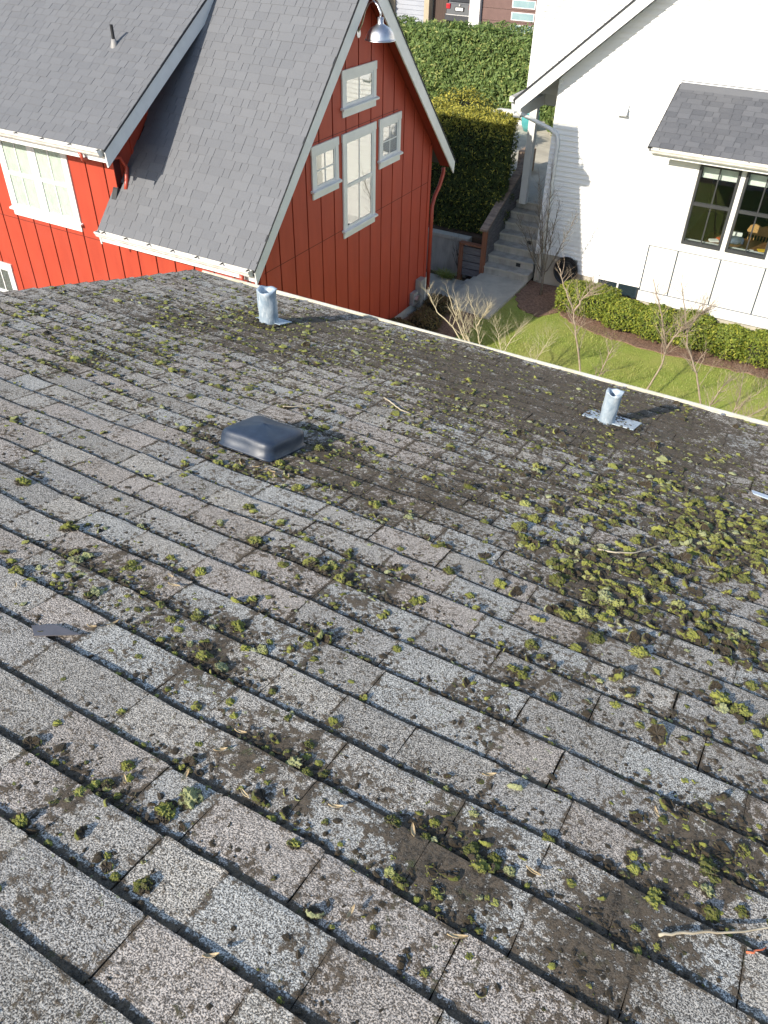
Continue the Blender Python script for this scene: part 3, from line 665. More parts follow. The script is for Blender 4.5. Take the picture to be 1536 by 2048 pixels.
part('front_wall', MB().prism([(XG-.141, .52), (XG-.141, mz(YF)-.17), (XD, mz(YF)-.17), (XD, dzf(YF)-.17), (-17, dzf(YF)-.17), (-17, .52)], 'y', YF, YF+.14), 'groove_shade', rh)
part('rear_wall', B(-17, XG-.141, YB-.14, YB, .52, mz(YB)-.17), 'red', rh)
part('dormer_cheek', MB().prism([(YF+.14, mz(YF)-.3), (YF+.14, dzf(YF)-.17), (YX, dzf(YX)-.17), (YX, mz(YX)-.3)], 'x', XD-.1, XD), 'red', rh)
GWIN = ((11.94, 13.02, 4.81, 5.50), (11.93, 13.02, 2.82, 4.56), (11.0, 11.79, 3.745, 4.565), (13.16, 13.94, 3.72, 4.56))
def cells(a, b, z0, top, wins):
    cuts = sorted({a, b, *(w for q in wins for w in q[:2] if a < w < b)}); out = []
    for u, v in zip(cuts[:-1], cuts[1:]):
        m = (u+v)/2; segs = [(z0, None)]
        for q in wins:
            if q[0] < m < q[1]:
                ns = []
                for lo_, hi_ in segs:
                    t_ = top(m) if hi_ is None else hi_
                    if q[2] >= t_ or q[3] <= lo_: ns.append((lo_, hi_)); continue
                    if q[2] > lo_: ns.append((lo_, q[2]))
                    if q[3] < t_: ns.append((q[3], hi_))
                segs = ns
        out += [(u, v, lo_, hi_) for lo_, hi_ in segs]
    return out
YS = [YF-.02, YF+.13]+[14.92-.4075*i for i in range(12, -1, -1)]+[YB+.0]
gtop = lambda y: mz(y)-.175
for a, b in zip(YS[:-1], YS[1:]):
    if b-a < .05: continue
    mb = MB()
    for u, v, lo_, hi_ in cells(a+.016, b-.016, .50, gtop, [(q[0]+.02, q[1]-.02, q[2]+.02, q[3]-.02) for q in GWIN]):
        parts_ = [(u, v)] if not (u < YC < v) else [(u, YC), (YC, v)]
        for u_, v_ in parts_:
            h0, h1 = (gtop(u_), gtop(v_)) if hi_ is None else (hi_, hi_)
            mb.hexa([(XG-.004, u_, lo_), (XG+.018, u_, lo_), (XG+.018, v_, lo_), (XG-.004, v_, lo_), (XG-.004, u_, h0), (XG+.018, u_, h0), (XG+.018, v_, h1), (XG-.004, v_, h1)])
    part('siding_board', mb, 'red', rh)
part('corner_board', B(XG+.0181, XG+.032, YB-.09, YB+.022, .47, mz(YB)-.2), 'red', rh)
part('corner_board', B(XG+.0181, XG+.032, YF-.022, YF+.07, .47, mz(YF)-.2), 'red', rh)
for z in (2.98, 4.60):
    part('panel_joint', B(XG+.0175, XG+.0195, YF+.08+(z > 4)*1.35, YB-.1-(z > 4)*1.35, z, z+.010), 'groove_shade', rh)
DW = (-13.16, -11.43, 2.95, 4.42)
XS = [-7.69-.4175*i for i in range(23)]; XS = sorted(XS+[XG+.0, XD])
ftop = lambda x: (mz(YF) if x > XD else dzf(YF))-.175
FW = [(DW[0]+.03, DW[1]-.03, DW[2]+.02, DW[3]-.02), (-15.07, -13.75, .57, 1.85)]
for a, b in zip(XS[:-1], XS[1:]):
    if b-a < .04: continue
    g0 = 0 if abs(a-XD) < .001 else .015; g1 = 0 if abs(b-XD) < .001 else .015; mb = MB(); zt = ftop((a+b)/2)
    for u, v, lo_, hi_ in cells(a+g0, b-g1, .48, lambda x: zt, FW):
        mb.box(u, v, YF-.018, YF+.004, lo_, zt if hi_ is None else hi_)
    part('siding_board', mb, 'red', rh)
part('corner_board', B(XD-.07, XD+.022, YF-.030, YF-.0181, mz(YF)-.16, dzf(YF)-.2), 'red', rh)
for y in (9.95, 10.4, 10.85): part('batten', MB().prism([(y-.024, mz(y)-.1), (y+.024, mz(y)-.1), (y+.024, dzf(y)-.2), (y-.024, dzf(y)-.2)], 'x', XD-.001, XD+.02), 'red', rh)
part('panel_joint', B(-17, XG-.05, YF-.0195, YF-.0175, 2.86, 2.869), 'groove_shade', rh)
# roof slabs
def slab(y0, z0, y1, z1, xa, xb, th=.15):
    return MB().prism([(y0, z0), (y1, z1), (y1, z1-th), (y0, z0-th)], 'x', xa, xb)
T0 = .008
part('roof_deck', slab(EY+.01, EZ-T0, YC, PZ_-T0, XD-.1, XF-.012, .1), 'blackshingle_edge', rh)
part('roof_deck', slab(YX, mz(YX)-T0, YC, PZ_-T0, -17, XD-.1, .1), 'blackshingle_edge', rh)
part('rear_roof', MB().prism([(YC, PZ_), (2*YC-EY, EZ), (2*YC-EY, EZ-.1), (YC, PZ_-.1)], 'x', -17, XF-.012), 'red_roof', rh)
part('dormer_roof', slab(DY+.01, DZ-T0, YX+.25, dzf(YX+.25)-T0, -17, XDF-.012, .1), 'blackshingle_edge', rh)
part('soffit', slab(EY+.03, EZ-.11, YC, PZ_-.11, XG-.02, XF-.03, .02), 'redsoffit', rh)
part('soffit', MB().prism([(YC, PZ_-.11), (2*YC-EY-.03, EZ-.11), (2*YC-EY-.03, EZ-.13), (YC, PZ_-.13)], 'x', XG-.02, XF-.03), 'redsoffit', rh)
part('soffit', slab(DY+.03, DZ-.11, YX, dzf(YX)-.11, XD-.02, XDF-.03, .02), 'redsoffit', rh)
part('soffit', slab(EY+.03, EZ-.11, YF+.05, mz(YF+.05)-.11, XD-.0, XG-.03, .02), 'redsoffit', rh)
part('soffit', slab(DY+.03, DZ-.11, YF+.05, dzf(YF+.05)-.11, -17, XD-.03, .02), 'redsoffit', rh)
# rake fascia boards
FD = .235
part('rake_board', MB().prism([(EY-.01, EZ-.02), (YC, PZ_-.01), (YC, PZ_-.01-FD*1.45), (EY+.015, EZ-.245)], 'x', XF-.028, XF), 'trim', rh)
part('rake_board', MB().prism([(2*YC-EY+.01, EZ-.02), (YC+.001, PZ_-.01), (YC+.001, PZ_-.01-FD*1.45), (2*YC-EY-.015, EZ-.245)][::-1], 'x', XF-.028, XF), 'trim', rh)
part('rake_board', MB().prism([(DY-.01, DZ-.02), (YX+.2, dzf(YX+.2)-.015), (YX+.2, dzf(YX+.2)-.28), (DY+.01, DZ-.26)], 'x', XDF-.028, XDF), 'trim', rh)
part('rake_board', MB().prism([(EY-.01, EZ-.02), (YF-.004, mz(YF)-.02), (YF-.004, mz(YF)-.36), (EY+.015, EZ-.245)], 'x', XD-.13, XD-.10), 'trim', rh)
for a, b in (((EY-.03, EZ-.004), (YC, PZ_+.006)), ((YC, PZ_+.006), (2*YC-EY+.03, EZ-.004))):
    part('drip_edge', MB().prism([a, b, (b[0], b[1]-.028), (a[0], a[1]-.028)], 'x', XF-.012, XF+.014), 'blackshingle_edge', rh)
part('drip_edge', MB().prism([(DY-.03, DZ-.004), (YX+.2, dzf(YX+.2)+.006), (YX+.2, dzf(YX+.2)-.022), (DY-.03, DZ-.032)], 'x', XDF-.012, XDF+.014), 'blackshingle_edge', rh)
# shingles
def field(house_, y0, z0, slope, xa, xb, length, mat, maxn, expo=.143, keep=lambda x, y: True):
    L = math.sqrt(1+slope*slope); cy, cz = 1/L, slope/L; WID = [.13, .17, .21, .25, .29]
    meshes = {}; offh = np.array(ROOT[house_.name]); items = []
    def mk(w):   # local: x along eave, y upslope, z normal; origin at the butt edge
        t = .0055; l = expo+.035
        V = np.array([(0, 0, t), (w, 0, t), (w, l, .001), (0, l, .001), (0, 0, -.002), (w, 0, -.002), (w, l, -.004), (0, l, -.004)], float)
        F = np.array([(0, 1, 2, 3), (4, 5, 1, 0), (1, 5, 6, 2), (4, 0, 3, 7)])
        return V, F
    R_ = np.array([[1, 0, 0], [0, cy, -cz], [0, cz, cy]])
    nrow = int(length/expo)
    for k_ in range(nrow):
        x = xa-rng.uniform(0, .2); d = k_*expo
        while x < xb:
            wi = int(rng.integers(0, 5)); w = WID[wi]; x0 = max(x, xa); x1 = min(x+w, xb)
            yy = y0+d*cy
            if x1-x0 > .02 and keep((x0+x1)/2, yy):
                items.append((x0, x1-x0-.006, yy, z0+d*cz, rng.choice([0, .0012, .0024]), w if abs(x1-x0-w) < 1e-6 else None, wi))
            x += w
    items.sort(key=lambda q: (not in_view((q[0]+q[1]/2, q[2], q[3]), 1.02), (Vector((q[0], q[2], q[3]))-CAM).length))
    VV, FF, TT, n0 = [], [], [], 0; cnt = 0
    for (x0, w, yy, zz, lift, full, wi) in items:
        V, F = mk(w); V[:4, 2] += lift; V[4:, 2] += 0
        P = np.array((x0, yy, zz))-offh
        if cnt < maxn:
            if full:
                key = (wi, lift)
                if key not in meshes:
                    meshes[key] = fast_mesh('shingle', V@R_.T, F); meshes[key].materials.append(MAT[mat])
                me = meshes[key]
            else:
                me = fast_mesh('shingle', V@R_.T, F); me.materials.append(MAT[mat])
            o = bpy.data.objects.new('shingle', me); o.parent = house_; o.location = P; link(o); cnt += 1
        else:
            VV.append(V@R_.T+P); FF.append(F+n0); TT.append(np.tile((rng.random(), 0, 0), (8, 1))); n0 += 8
    return VV, FF, TT
vm = field(rh, EY-.02, EZ+.002, MS, XD-.1, XF+.012, 4.72, 'red_roof', 170, keep=lambda x, y: x > XD-.02 or y < YF-.03)
vd = field(rh, DY-.02, DZ+.002, DS, -14.9, XDF+.012, (YX+.2-DY)*math.sqrt(1+DS*DS), 'red_roof', 130)
VV, FF, TT = [], [], []; n0 = 0
for a, b, c in (vm, vd):
    for v_, f_, t_ in zip(a, b, c): VV.append(v_); FF.append((f_-f_.min())+n0); TT.append(t_); n0 += 8
part('shingle_field', fast_mesh('shingle_field', np.vstack(VV), np.vstack(FF), np.vstack(TT)), 'red_roof', rh, stuff=True)
# valley end where the dormer meets the main roof: plain surface further left
part('upper_roof', slab(YX+.02, mz(YX+.02)+.004, YC, PZ_+.004, -17, XD-.1, .02), 'red_roof', rh)
# gutters
def gutter(house_, xa, xb, yback, zt, n=6, mat='gutter_white'):
    g = part('gutter', MB().prism(gutter_profile(yback, zt, .115, .095, -1), 'x', xa, xb), mat, house_)
    for x in (xa, xb): part('end_cap', MB().prism([(yback, zt-.003), (yback, zt-.095), (yback-.07, zt-.095), (yback-.113, zt-.024), (yback-.113, zt-.003)], 'x', x-.003, x+.002), mat, g)
    for i in range(n):
        x = xa+.12+(xb-xa-.2)*i/max(1, n-1); part('gutter_hanger', B(x, x+.022, yback-.108, yback-.006, zt-.02, zt-.008), 'black', g)
    part('gutter_lining', MB().prism([(yback-.005, zt-.075), (yback-.095, zt-.072), (yback-.095, zt-.078), (yback-.005, zt-.081)], 'x', xa+.004, xb-.004), 'gutter_in', g)
    part('back_flange', B(xa+.03, xb-.01, yback-.003, yback+.016, zt-.004, zt+.012), mat, house_)
    return g
gutter(rh, XD-.1, XF-.05, EY+.0, EZ+.0, 7)
gutter(rh, -15, XDF-.05, DY+.0, DZ+.0, 9)
part('eave_fascia', B(XD-.1, XF-.03, EY+.018, EY+.04, EZ-.2, EZ-.03), 'trim', rh)
part('eave_fascia', B(-17, XDF-.03, DY+.018, DY+.04, DZ-.2, DZ-.03), 'trim', rh)
# windows in the gable
def gwin(y0, y1, z0, z1, double=False, cols=2, rows=2, back='creamreflect'):
    w = part('window', B(XG-.02, XG+.018, y0+.08, y1-.08, z0+.14, z1-.12), 'trim', rh)
    X = XG+.014
    part('head_casing', B(X+.003, X+.034, y0-.012, y1+.012, z1-.125, z1), 'trim', w)
    part('side_casing', B(X+.003, X+.030, y0, y0+.095, z0+.13, z1-.125), 'trim', w)
    part('side_casing', B(X+.003, X+.030, y1-.095, y1, z0+.13, z1-.125), 'trim', w)
    part('sill', MB().prism([(X+.003, z0+.12), (X+.075, z0+.105), (X+.075, z0+.135), (X+.003, z0+.155)], 'y', y0-.035, y1+.035), 'trim', w)
    part('apron', B(X+.003, X+.028, y0+.005, y1-.005, z0, z0+.11), 'trim', w)
    a, b, c, d = y0+.095, y1-.095, z0+.15, z1-.125
    def sash(c, d, xo, bk):
        f = .038
        for bx in ((a, a+f, c, d), (b-f, b, c, d)): part('sash_stile', B(X+xo, X+xo+.018, bx[0], bx[1], bx[2], bx[3]), 'trim', w)
        for bx in ((a+f, b-f, c, c+f*1.25), (a+f, b-f, d-f, d)): part('sash_rail', B(X+xo+.001, X+xo+.017, bx[0], bx[1], bx[2], bx[3]), 'trim', w)
        part('pane', B(X+xo+.006, X+xo+.009, a+f, b-f, c+f*1.25, d-f), 'glass_gable', w)
        part('blind', B(X+xo-.001, X+xo+.002, a+f-.01, b-f+.01, c+f, d-f+.01), bk, w)  # backing sheet; the cream one paints in the reflected white house
        for i in range(1, cols):
            m = a+f+(b-a-2*f)*i/cols; part('muntin', B(X+xo+.0092, X+xo+.014, m-.011, m+.011, c+f*1.25, d-f), 'trim', w)
        return c, d
    if double:
        mid = (c+d)/2+.0; sash(mid-.02, d, .0055, back); sash(c, mid+.02, .0056-.0035+.001, 'screen')
        part('meeting_rail', B(X+.010, X+.026, a, b, mid-.03, mid+.03), 'trim', w)
    else:
        sash(c, d, .0055, back)
        if rows == 2:
            m = (c+d)/2; part('muntin', B(X+.0147, X+.0197, a+.038, b-.038, m-.011, m+.011), 'trim', w)
gwin(11.94, 13.02, 4.81, 5.50, rows=1)
gwin(11.93, 13.02, 2.82, 4.56, double=True)
gwin(11.0, 11.79, 3.745, 4.565)
gwin(13.16, 13.94, 3.72, 4.56, back='screen')
# front windows
def fwin(x0, x1, z0, z1, units, name_mat='curtain'):
    Y = YF-.014; w = part('window', B(x0+.05, x1-.05, Y-.004, Y+.03, z0+.1, z1-.06), 'trim', rh)
    part('head_casing', B(x0-.01, x1+.01, Y-.034, Y-.003, z1-.11, z1), 'trim', w)
    for a, b in ((x0, x0+.1), (x1-.1, x1)): part('side_casing', B(a, b, Y-.030, Y-.003, z0+.12, z1-.11), 'trim', w)
    part('sill', MB().prism([(Y-.003, z0+.12), (Y-.075, z0+.105), (Y-.075, z0+.135), (Y-.003, z0+.15)], 'x', x0-.035, x1+.035), 'trim', w)
    part('apron', B(x0+.01, x1-.01, Y-.028, Y-.003, z0, z0+.105), 'trim', w)
    iw = (x1-x0-.2-(units-1)*.1)/units
    for u in range(units):
        a = x0+.1+u*(iw+.1); b = a+iw; c, d = z0+.15, z1-.11; f = .045; m = (c+d)/2
        if u: part('mullion', B(a-.1, a, Y-.028, Y-.003, c, d), 'trim', w)
        for bx in ((a, a+f), (b-f, b)): part('sash_stile', B(bx[0], bx[1], Y-.022, Y-.0045, c, d), 'trim', w)
        for bx in ((c, c+.055), (m-.03, m+.03), (d-.05, d)): part('sash_rail', B(a+f, b-f, Y-.023, Y-.005, bx[0], bx[1]), 'trim', w)
        for z0_, z1_ in ((c+.055, m-.03), (m+.03, d-.05)):
            part('pane', B(a+f, b-f, Y-.012, Y-.0095, z0_, z1_), 'glass', w)
            mm = (a+b)/2; part('muntin', B(mm-.012, mm+.012, Y-.018, Y-.0122, z0_, z1_), 'trim', w)
        mb = MB(); n_ = 60; row = []
        for i in range(n_+1):
            x = a+f-.01+(iw-2*f+.02)*i/n_; yy = Y-.0064+.0014*math.sin(i*.9)+.0009*math.sin(i*2.3); row.append((x, yy))
        mb.add([(x, y, c+.04) for x, y in row]+[(x, y, d-.04) for x, y in row], [(i, i+1, n_+2+i, n_+1+i) for i in range(n_)])
        part('curtain', mb, name_mat, w, smooth=True)
fwin(*DW, 2)
fwin(-15.1, -13.72, .55, 1.87, 2, 'screen')
# downspouts
def dspout(pts, r, mat, par, name='downspout'): return part(name, MB().tube(pts, r, 10), mat, par, smooth=True)
dspout([(XG-.0, 15.95, 3.1), (XG+.02, 15.93, 3.0), (XG+.03, 15.75, 2.78), (XG+.05, 15.5, 2.62), (XG+.06, YB+.09, 2.45), (XG+.06, YB+.085, .62)], .042, 'red_metal', rh)
part('drain_pipe', MB().tube([(XG+.06, YB+.085, .62), (XG+.06, YB+.085, .20)], .052, 12), 'pvc', rh, smooth=True)
dspout([(XF-.22, EY-.06, EZ-.09), (XF-.22, EY-.06, EZ-.22), (XF-.23, EY+.03, EZ-.30), (XG-.07, YF-.12, EZ-.33), (XG-.06, YF-.06, EZ-.42), (XG-.06, YF-.06, .3)], .038, 'red_metal', rh)
dspout([(XD-.02, DY-.06, DZ-.09), (XD-.0, DY-.05, DZ-.2), (XD+.07, YF+.10, DZ-.30), (XD+.075, YF+.16, DZ-.42), (XD+.075, YF+.20, mz(YF+.2)+.12), (XD+.13, YF+.10, mz(YF+.1)+.055), (XD+.16, YF+.02, mz(YF)+.05)], .033, 'red_metal', rh)
part('step_flashing', MB().prism([(YF-.14, mz(YF-.14)+.012), (YF-.02, mz(YF-.02)+.012), (YF-.02, mz(YF-.02)+.10), (YF-.05, mz(YF-.05)+.1)], 'x', XD-.06, XD+.04), 'blackshingle_edge', rh)
py_ = 10.63; pz = dzf(py_)
rpv = part('roof_pipe', MB().lathe([(.026, -.05), (.026, .30), (.020, .30), (.020, .2)], (-11.09, py_, pz), 14), 'black', rh, smooth=False)
part('pipe_boot', MB().lathe([(.075, -.03), (.055, .03), (.036, .10), (.027, .10)], (-11.09, py_, pz), 14), 'grey_box', rpv, smooth=True)
# gooseneck lamp
lamp = thing('barn_lamp', 'galvanized gooseneck barn lamp hanging under the red gable peak', 'lamp', (XG, 12.44, 6.1))
LX, LY, LZ = -7.1, 12.34, 5.92
part('shade', MB().lathe([(.012, .30), (.045, .30), (.05, .22), (.065, .205), (.085, .195), (.155, .155), (.20, .10), (.222, .04), (.226, .006), (.245, .0), (.24, -.006), (.21, .03), (.14, .13), (.06, .18)], (LX, LY, LZ), 32), 'galv', lamp, smooth=True)
part('arm', MB().tube([(XG+.01, 12.47, 5.96), (XG+.10, 12.45, 6.10), (XG+.17, 12.43, 6.28), (XG+.26, 12.40, 6.39), (XG+.36, 12.37, 6.42), (LX-.06, 12.35, 6.37), (LX, LY, 6.28), (LX, LY, 6.2)], .016, 10), 'galv', lamp, smooth=True)
part('wall_mount', MB().tube([(XG-.0, 12.47, 5.95), (XG+.03, 12.47, 5.95)], .06, 16), 'galv', lamp)
part('bulb', MB().lathe([(.0, -.0), (.03, .02), (.035, .05), (.02, .1)], (LX, LY, LZ+.02), 12), 'blind', lamp, smooth=True)
sp_ = thing('flood_light', 'small white twin spotlight fixed under the red gable rake board', 'spotlight', (XG, 11.9, 6.1))
part('bracket', B(XG, XG+.12, 11.88, 11.93, 6.08, 6.12), 'trim', sp_)
for q in (-.05, .05): part('lamp_head', MB().tube([(XG+.12, 11.9+q, 6.1), (XG+.22, 11.9+q*1.4, 6.04)], [.03, .045], 12), 'trim', sp_)
met = thing('electric_meter', 'grey electric meter box with round glass meter low on the red wall corner', 'meter', (XG, 14.9, .5))
part('cabinet', B(XG+.021, XG+.16, 14.85, 15.08, .40, 1.02), 'grey_box', met, bevel=.006)
part('meter_socket', B(XG+.021, XG+.12, 14.60, 14.82, .52, .80), 'grey_box', met, bevel=.006)
part('meter_dial', MB().tube([(XG+.12, 14.71, .67), (XG+.20, 14.71, .67)], .075, 18), 'galv', met)
part('conduit', MB().tube([(XG+.09, 14.96, .41), (XG+.09, 14.96, .2)], .025, 10), 'pvc', met)
part('cover_frame', B(XG+.161, XG+.168, 15.04, 15.085, .40, 1.03), 'pvc', met)

# ================================================================== STAIRS, RAIL, RETAINING WALL
st = thing('staircase', 'grey concrete outdoor steps climbing between timber railing and white house', 'stairs', (-6.6, 18, .3))
for i in range(7):
    z1 = .32+.18*(i+1); y0 = 17.62+.30*i
    part('step', B(-7.18, -5.975, y0, 19.73 if i < 6 else 19.76, z1-.18+.0005*i, z1), 'concrete_old', st)
    part('nosing', MB().prism([(y0-.03, z1-.045), (y0+.003, z1-.06), (y0+.003, z1-.002), (y0-.03, z1-.002)], 'x', -7.18, -5.98), 'concrete', st)
for i, x in ((1, -6.42), (3, -6.42)):
    part('step_light', B(x, x+.11, 17.62+.30*i-.012, 17.62+.30*i+.01, .32+.18*(i+1)-.15, .32+.18*(i+1)-.065), 'black', st)
ls_ = thing('side_steps', 'two low concrete steps between the landing slab and lower path', 'stairs', (-7.4, 16.5, 0))
part('step', B(-7.50, -7.171, 15.45, 17.5, -.045, .12), 'concrete_old', ls_); part('step', B(-7.33, -7.172, 15.46, 17.52, .121, .22), 'concrete', ls_)
rw = thing('retaining_wall', 'pale board marked concrete retaining wall below the dark hedge', 'wall', (-9.5, 18, 0))
for i in range(6):
    x1 = -7.72-1.0*i; part('wall_panel', B(x1-.992, x1, 17.90, 18.10, -.05, .86), 'concrete_old', rw)
    part('coping', B(x1-.995, x1-.001, 17.88, 18.11, .861, .94), 'concrete', rw)
rail = thing('stair_railing', 'weathered timber stair railing with horizontal boards and flat cap', 'railing', (-7.2, 18, .3))
def slope_box(x0, x1, y0, z0, y1, z1, t):
    return MB().prism([(y0, z0), (y1, z1), (y1, z1-t), (y0, z0-t)], 'x', x0, x1)
part('post', B(-7.22, -7.12, 17.55, 17.65, .02, 1.36), 'redwood', rail)
part('post', B(-7.80, -7.70, 17.55, 17.65, -.04, .93), 'redwood', rail)
part('post', B(-7.22, -7.12, 19.62, 19.72, 1.5, 2.36), 'redwood', rail)
part('cap_rail', slope_box(-7.27, -7.08, 17.48, 1.40, 19.78, 2.48, .045), 'wood', rail)
for i in range(5): part('board', slope_box(-7.185, -7.155, 17.652, 1.29-.185*i, 19.62, 2.215-.185*i, .165), 'greywood', rail)
part('cap_rail', B(-7.80, -7.222, 17.53, 17.67, .931, .975), 'redwood', rail)
for i in range(4): part('board', B(-7.70, -7.22, 17.585, 17.612, .16+.185*i, .325+.185*i), 'greywood', rail)

# ================================================================== WHITE HOUSE
YW = 17.9; WX = -5.95; YO = 17.52
wh = thing('white_house', 'white lap sided house with gabled front and black framed bay windows', 'house', (-2, 19, .27))
def rz(x): return 4.27+.895*(x+6.75)        # rake line, top of roof edge
RX = 1.2
part('foundation', B(WX+.02, 6, YW+.02, 26, -.05, 1.0), 'concrete', wh)
part('wall_core', MB().prism([(WX+.01, .98), (-3.2, .98), (-3.2, 4.9), (6, 4.9), (6, rz(RX)-.3-.895*(6-RX)), (RX, rz(RX)-.3), (WX+.01, rz(WX)-.3)], 'y', YW+.012, YW+.15), 'white', wh)
lap = .1045; z = 1.0; i = 0
while z < 9.0:
    xl = WX if z < rz(WX)-.32 else max(WX, (z+.32-4.27)/.895-6.75)
    xr = -3.12 if z < 4.84 else 5.0
    if z+lap > rz(WX)-.3 and xl < -6: xl = WX
    xlt = max(WX, (z+lap+.30-4.27)/.895-6.75)
    part('lap_board', MB().hexa([(xl, YW-.026, z), (xr, YW-.026, z), (xr, YW+.0115, z), (xl, YW+.0115, z), (xlt, YW+.006, z+lap+.01), (xr, YW+.006, z+lap+.01), (xr, YW+.0114, z+lap+.01), (xlt, YW+.0114, z+lap+.01)]), 'lap', wh)
    z += lap; i += 1
for k_ in range(3): 
    z = 1.0-lap*(k_+1); part('lap_board', MB().hexa([(-4.92, YW-.026, z), (-3.12, YW-.026, z), (-3.12, YW+.0115, z), (-4.92, YW+.0115, z), (-4.92, YW+.006, z+lap), (-3.12, YW+.006, z+lap), (-3.12, YW+.0114, z+lap), (-4.92, YW+.0114, z+lap)]), 'lap', wh)
part('corner_board', B(WX-.02, WX+.075, YW-.016, YW+.15, .95, rz(WX)-.33), 'lap', wh)
# roof of the gable
def rprism(x0, x1, top, bot, ya, yb): return MB().prism([(x0, rz(x0)+top), (x1, rz(x1)+top), (x1, rz(x1)+bot), (x0, rz(x0)+bot)], 'y', ya, yb)
part('rake_board', rprism(-6.75, RX, -.035, -.315, YO-.01, YO+.02), 'trim', wh)
part('drip_edge', rprism(-6.79, RX, .012, -.034, YO-.03, YO+.0), 'blackshingle_edge', wh)
part('roof_deck', rprism(-6.79, RX, .0, -.06, YO+.001, 19.0), 'bay_roof', wh)
part('soffit', rprism(-6.75, RX, -.10, -.13, YO+.022, 18.98), 'soffit', wh)
part('roof_deck', MB().prism([(RX, rz(RX)), (8, rz(RX)-.895*(8-RX)), (8, rz(RX)-.06-.895*(8-RX)), (RX, rz(RX)-.06)], 'y', YO, 19), 'bay_roof', wh)
part('rake_board', MB().prism([(RX, rz(RX)-.03), (8, rz(RX)-.03-.895*(8-RX)), (8, rz(RX)-.315-.895*(8-RX)), (RX, rz(RX)-.315)], 'y', YO-.01, YO+.02), 'trim', wh)
pg = part('gutter', B(-6.91, -6.80, YO+.05, 18.95, 4.17, 4.27), 'gutter_white', wh)
part('gutter_lining', B(-6.895, -6.815, YO+.06, 18.94, 4.272, 4.276), 'gutter_in', pg)
part('porch_beam', B(-6.86, -6.70, 17.75, 19.55, 3.84, 4.06), 'white', wh)
part('porch_post', B(-7.02, -6.85, 19.22, 19.39, 1.575, 4.05), 'white', wh)
part('porch_beam', B(-7.0, WX-.022, 19.24, 19.37, 3.84, 4.055), 'white', wh)
# upper storey behind
part('upper_wall', B(-7.04, 6, 19.02, 26, 4.10, 10.2), 'white', wh)
z = 4.12
while z < 9.6:
    part('lap_board', MB().hexa([(-7.06, 18.975, z), (-.4, 18.975, z), (-.4, 19.019, z), (-7.06, 19.019, z), (-7.06, 19.012, z+.12), (-.4, 19.012, z+.12), (-.4, 19.0191, z+.12), (-7.06, 19.0191, z+.12)]), 'lap', wh); z += .112
part('corner_board', B(-7.075, -6.97, 18.985, 19.02, 4.09, 9.7), 'lap', wh)
part('side_wall', B(-5.948, -5.8, 18.051, 26, .9, 4.099), 'white', wh)
# downspout of porch gutter
part('downspout', MB().tube([(-6.86, 17.70, 4.17), (-6.86, 17.72, 4.02), (-6.72, 17.78, 3.93), (-6.02, YW-.05, 3.70), (-5.84, YW-.055, 3.60), (-5.80, YW-.055, 3.45), (-5.80, YW-.055, .35)], .043, 10), 'trim', wh, smooth=True)
part('vent_hood', MB().prism([(YW-.008, 4.38), (YW-.14, 4.18), (YW-.14, 4.155), (YW-.008, 4.155)], 'x', -4.63, -4.42), 'trim', wh)
# basement window
bw = part('window', B(-4.36, -3.42, YW-.006, YW+.03, .40, .80), 'blackframe', wh)
part('head_casing', B(-4.50, -3.22, YW-.03, YW-.004, .78, .92), 'trim', bw); part('side_casing', B(-4.50, -4.36, YW-.028, YW-.004, .28, .78), 'trim', bw)
part('pane', B(-4.30, -3.92, YW-.012, YW-.008, .42, .75), 'glass', bw); part('pane', B(-3.88, -3.48, YW-.012, YW-.008, .42, .75), 'glass', bw)
part('muntin', B(-3.92, -3.88, YW-.018, YW-.007, .41, .77), 'trim', bw); part('head_rail', B(-4.34, -3.44, YW-.02, YW-.0065, .75, .78), 'trim', bw)
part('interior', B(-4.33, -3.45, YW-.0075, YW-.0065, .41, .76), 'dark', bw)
# bay
YBy = 16.65; BXL = -3.16; BXR = 3.2
part('foundation', B(BXL+.05, BXR, YBy+.05, YW+.1, -.05, .95), 'concrete', wh)
SEG = [(BXL, -2.57), (-.96, BXR)]
part('bay_wall', B(BXL, BXR, YBy+.0, YBy+.14, .93, 2.27), 'white', wh)
part('bay_wall', B(BXL, BXR, YBy+.0, YBy+.14, 3.79, 4.12), 'white', wh)
for a, b in ((BXL, -2.57), (-1.81, -1.72), (-.97, BXR)): part('bay_wall', B(a, b, YBy+.0, YBy+.14, 2.271, 3.789), 'white', wh)
part('bay_side', B(BXL+.001, BXL+.14, YBy+.141, YW-.005, .93, 4.2), 'white', wh)
xs = [BXL, -2.57, -1.73, -.885, -.04, .8, 1.64, 2.48]
for i in range(8): part('panel_joint', B(xs[i]-.013, xs[i]+.013, YBy-.006, YBy+.0005, 1.143, 2.112), 'cap', wh)  # dark strips painted in as the shadow gaps between panels
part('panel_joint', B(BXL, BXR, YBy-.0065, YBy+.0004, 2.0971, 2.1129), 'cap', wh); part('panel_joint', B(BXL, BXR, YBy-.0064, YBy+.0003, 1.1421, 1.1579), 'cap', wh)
for i in range(7): part('panel', B(xs[i]+.013, xs[i+1]-.013, YBy-.012, YBy+.001, 1.158, 2.097), 'white', wh)
part('panel', B(BXL+.008, -2.60, YBy-.012, YBy+.001, 2.265, 3.95), 'white', wh)
part('trim_band', B(BXL-.02, BXR, YBy-.022, YBy+.001, 2.113, 2.262), 'white', wh)
part('trim_band', B(BXL-.01, BXR, YBy-.022, YBy+.001, .93, 1.142), 'white', wh)
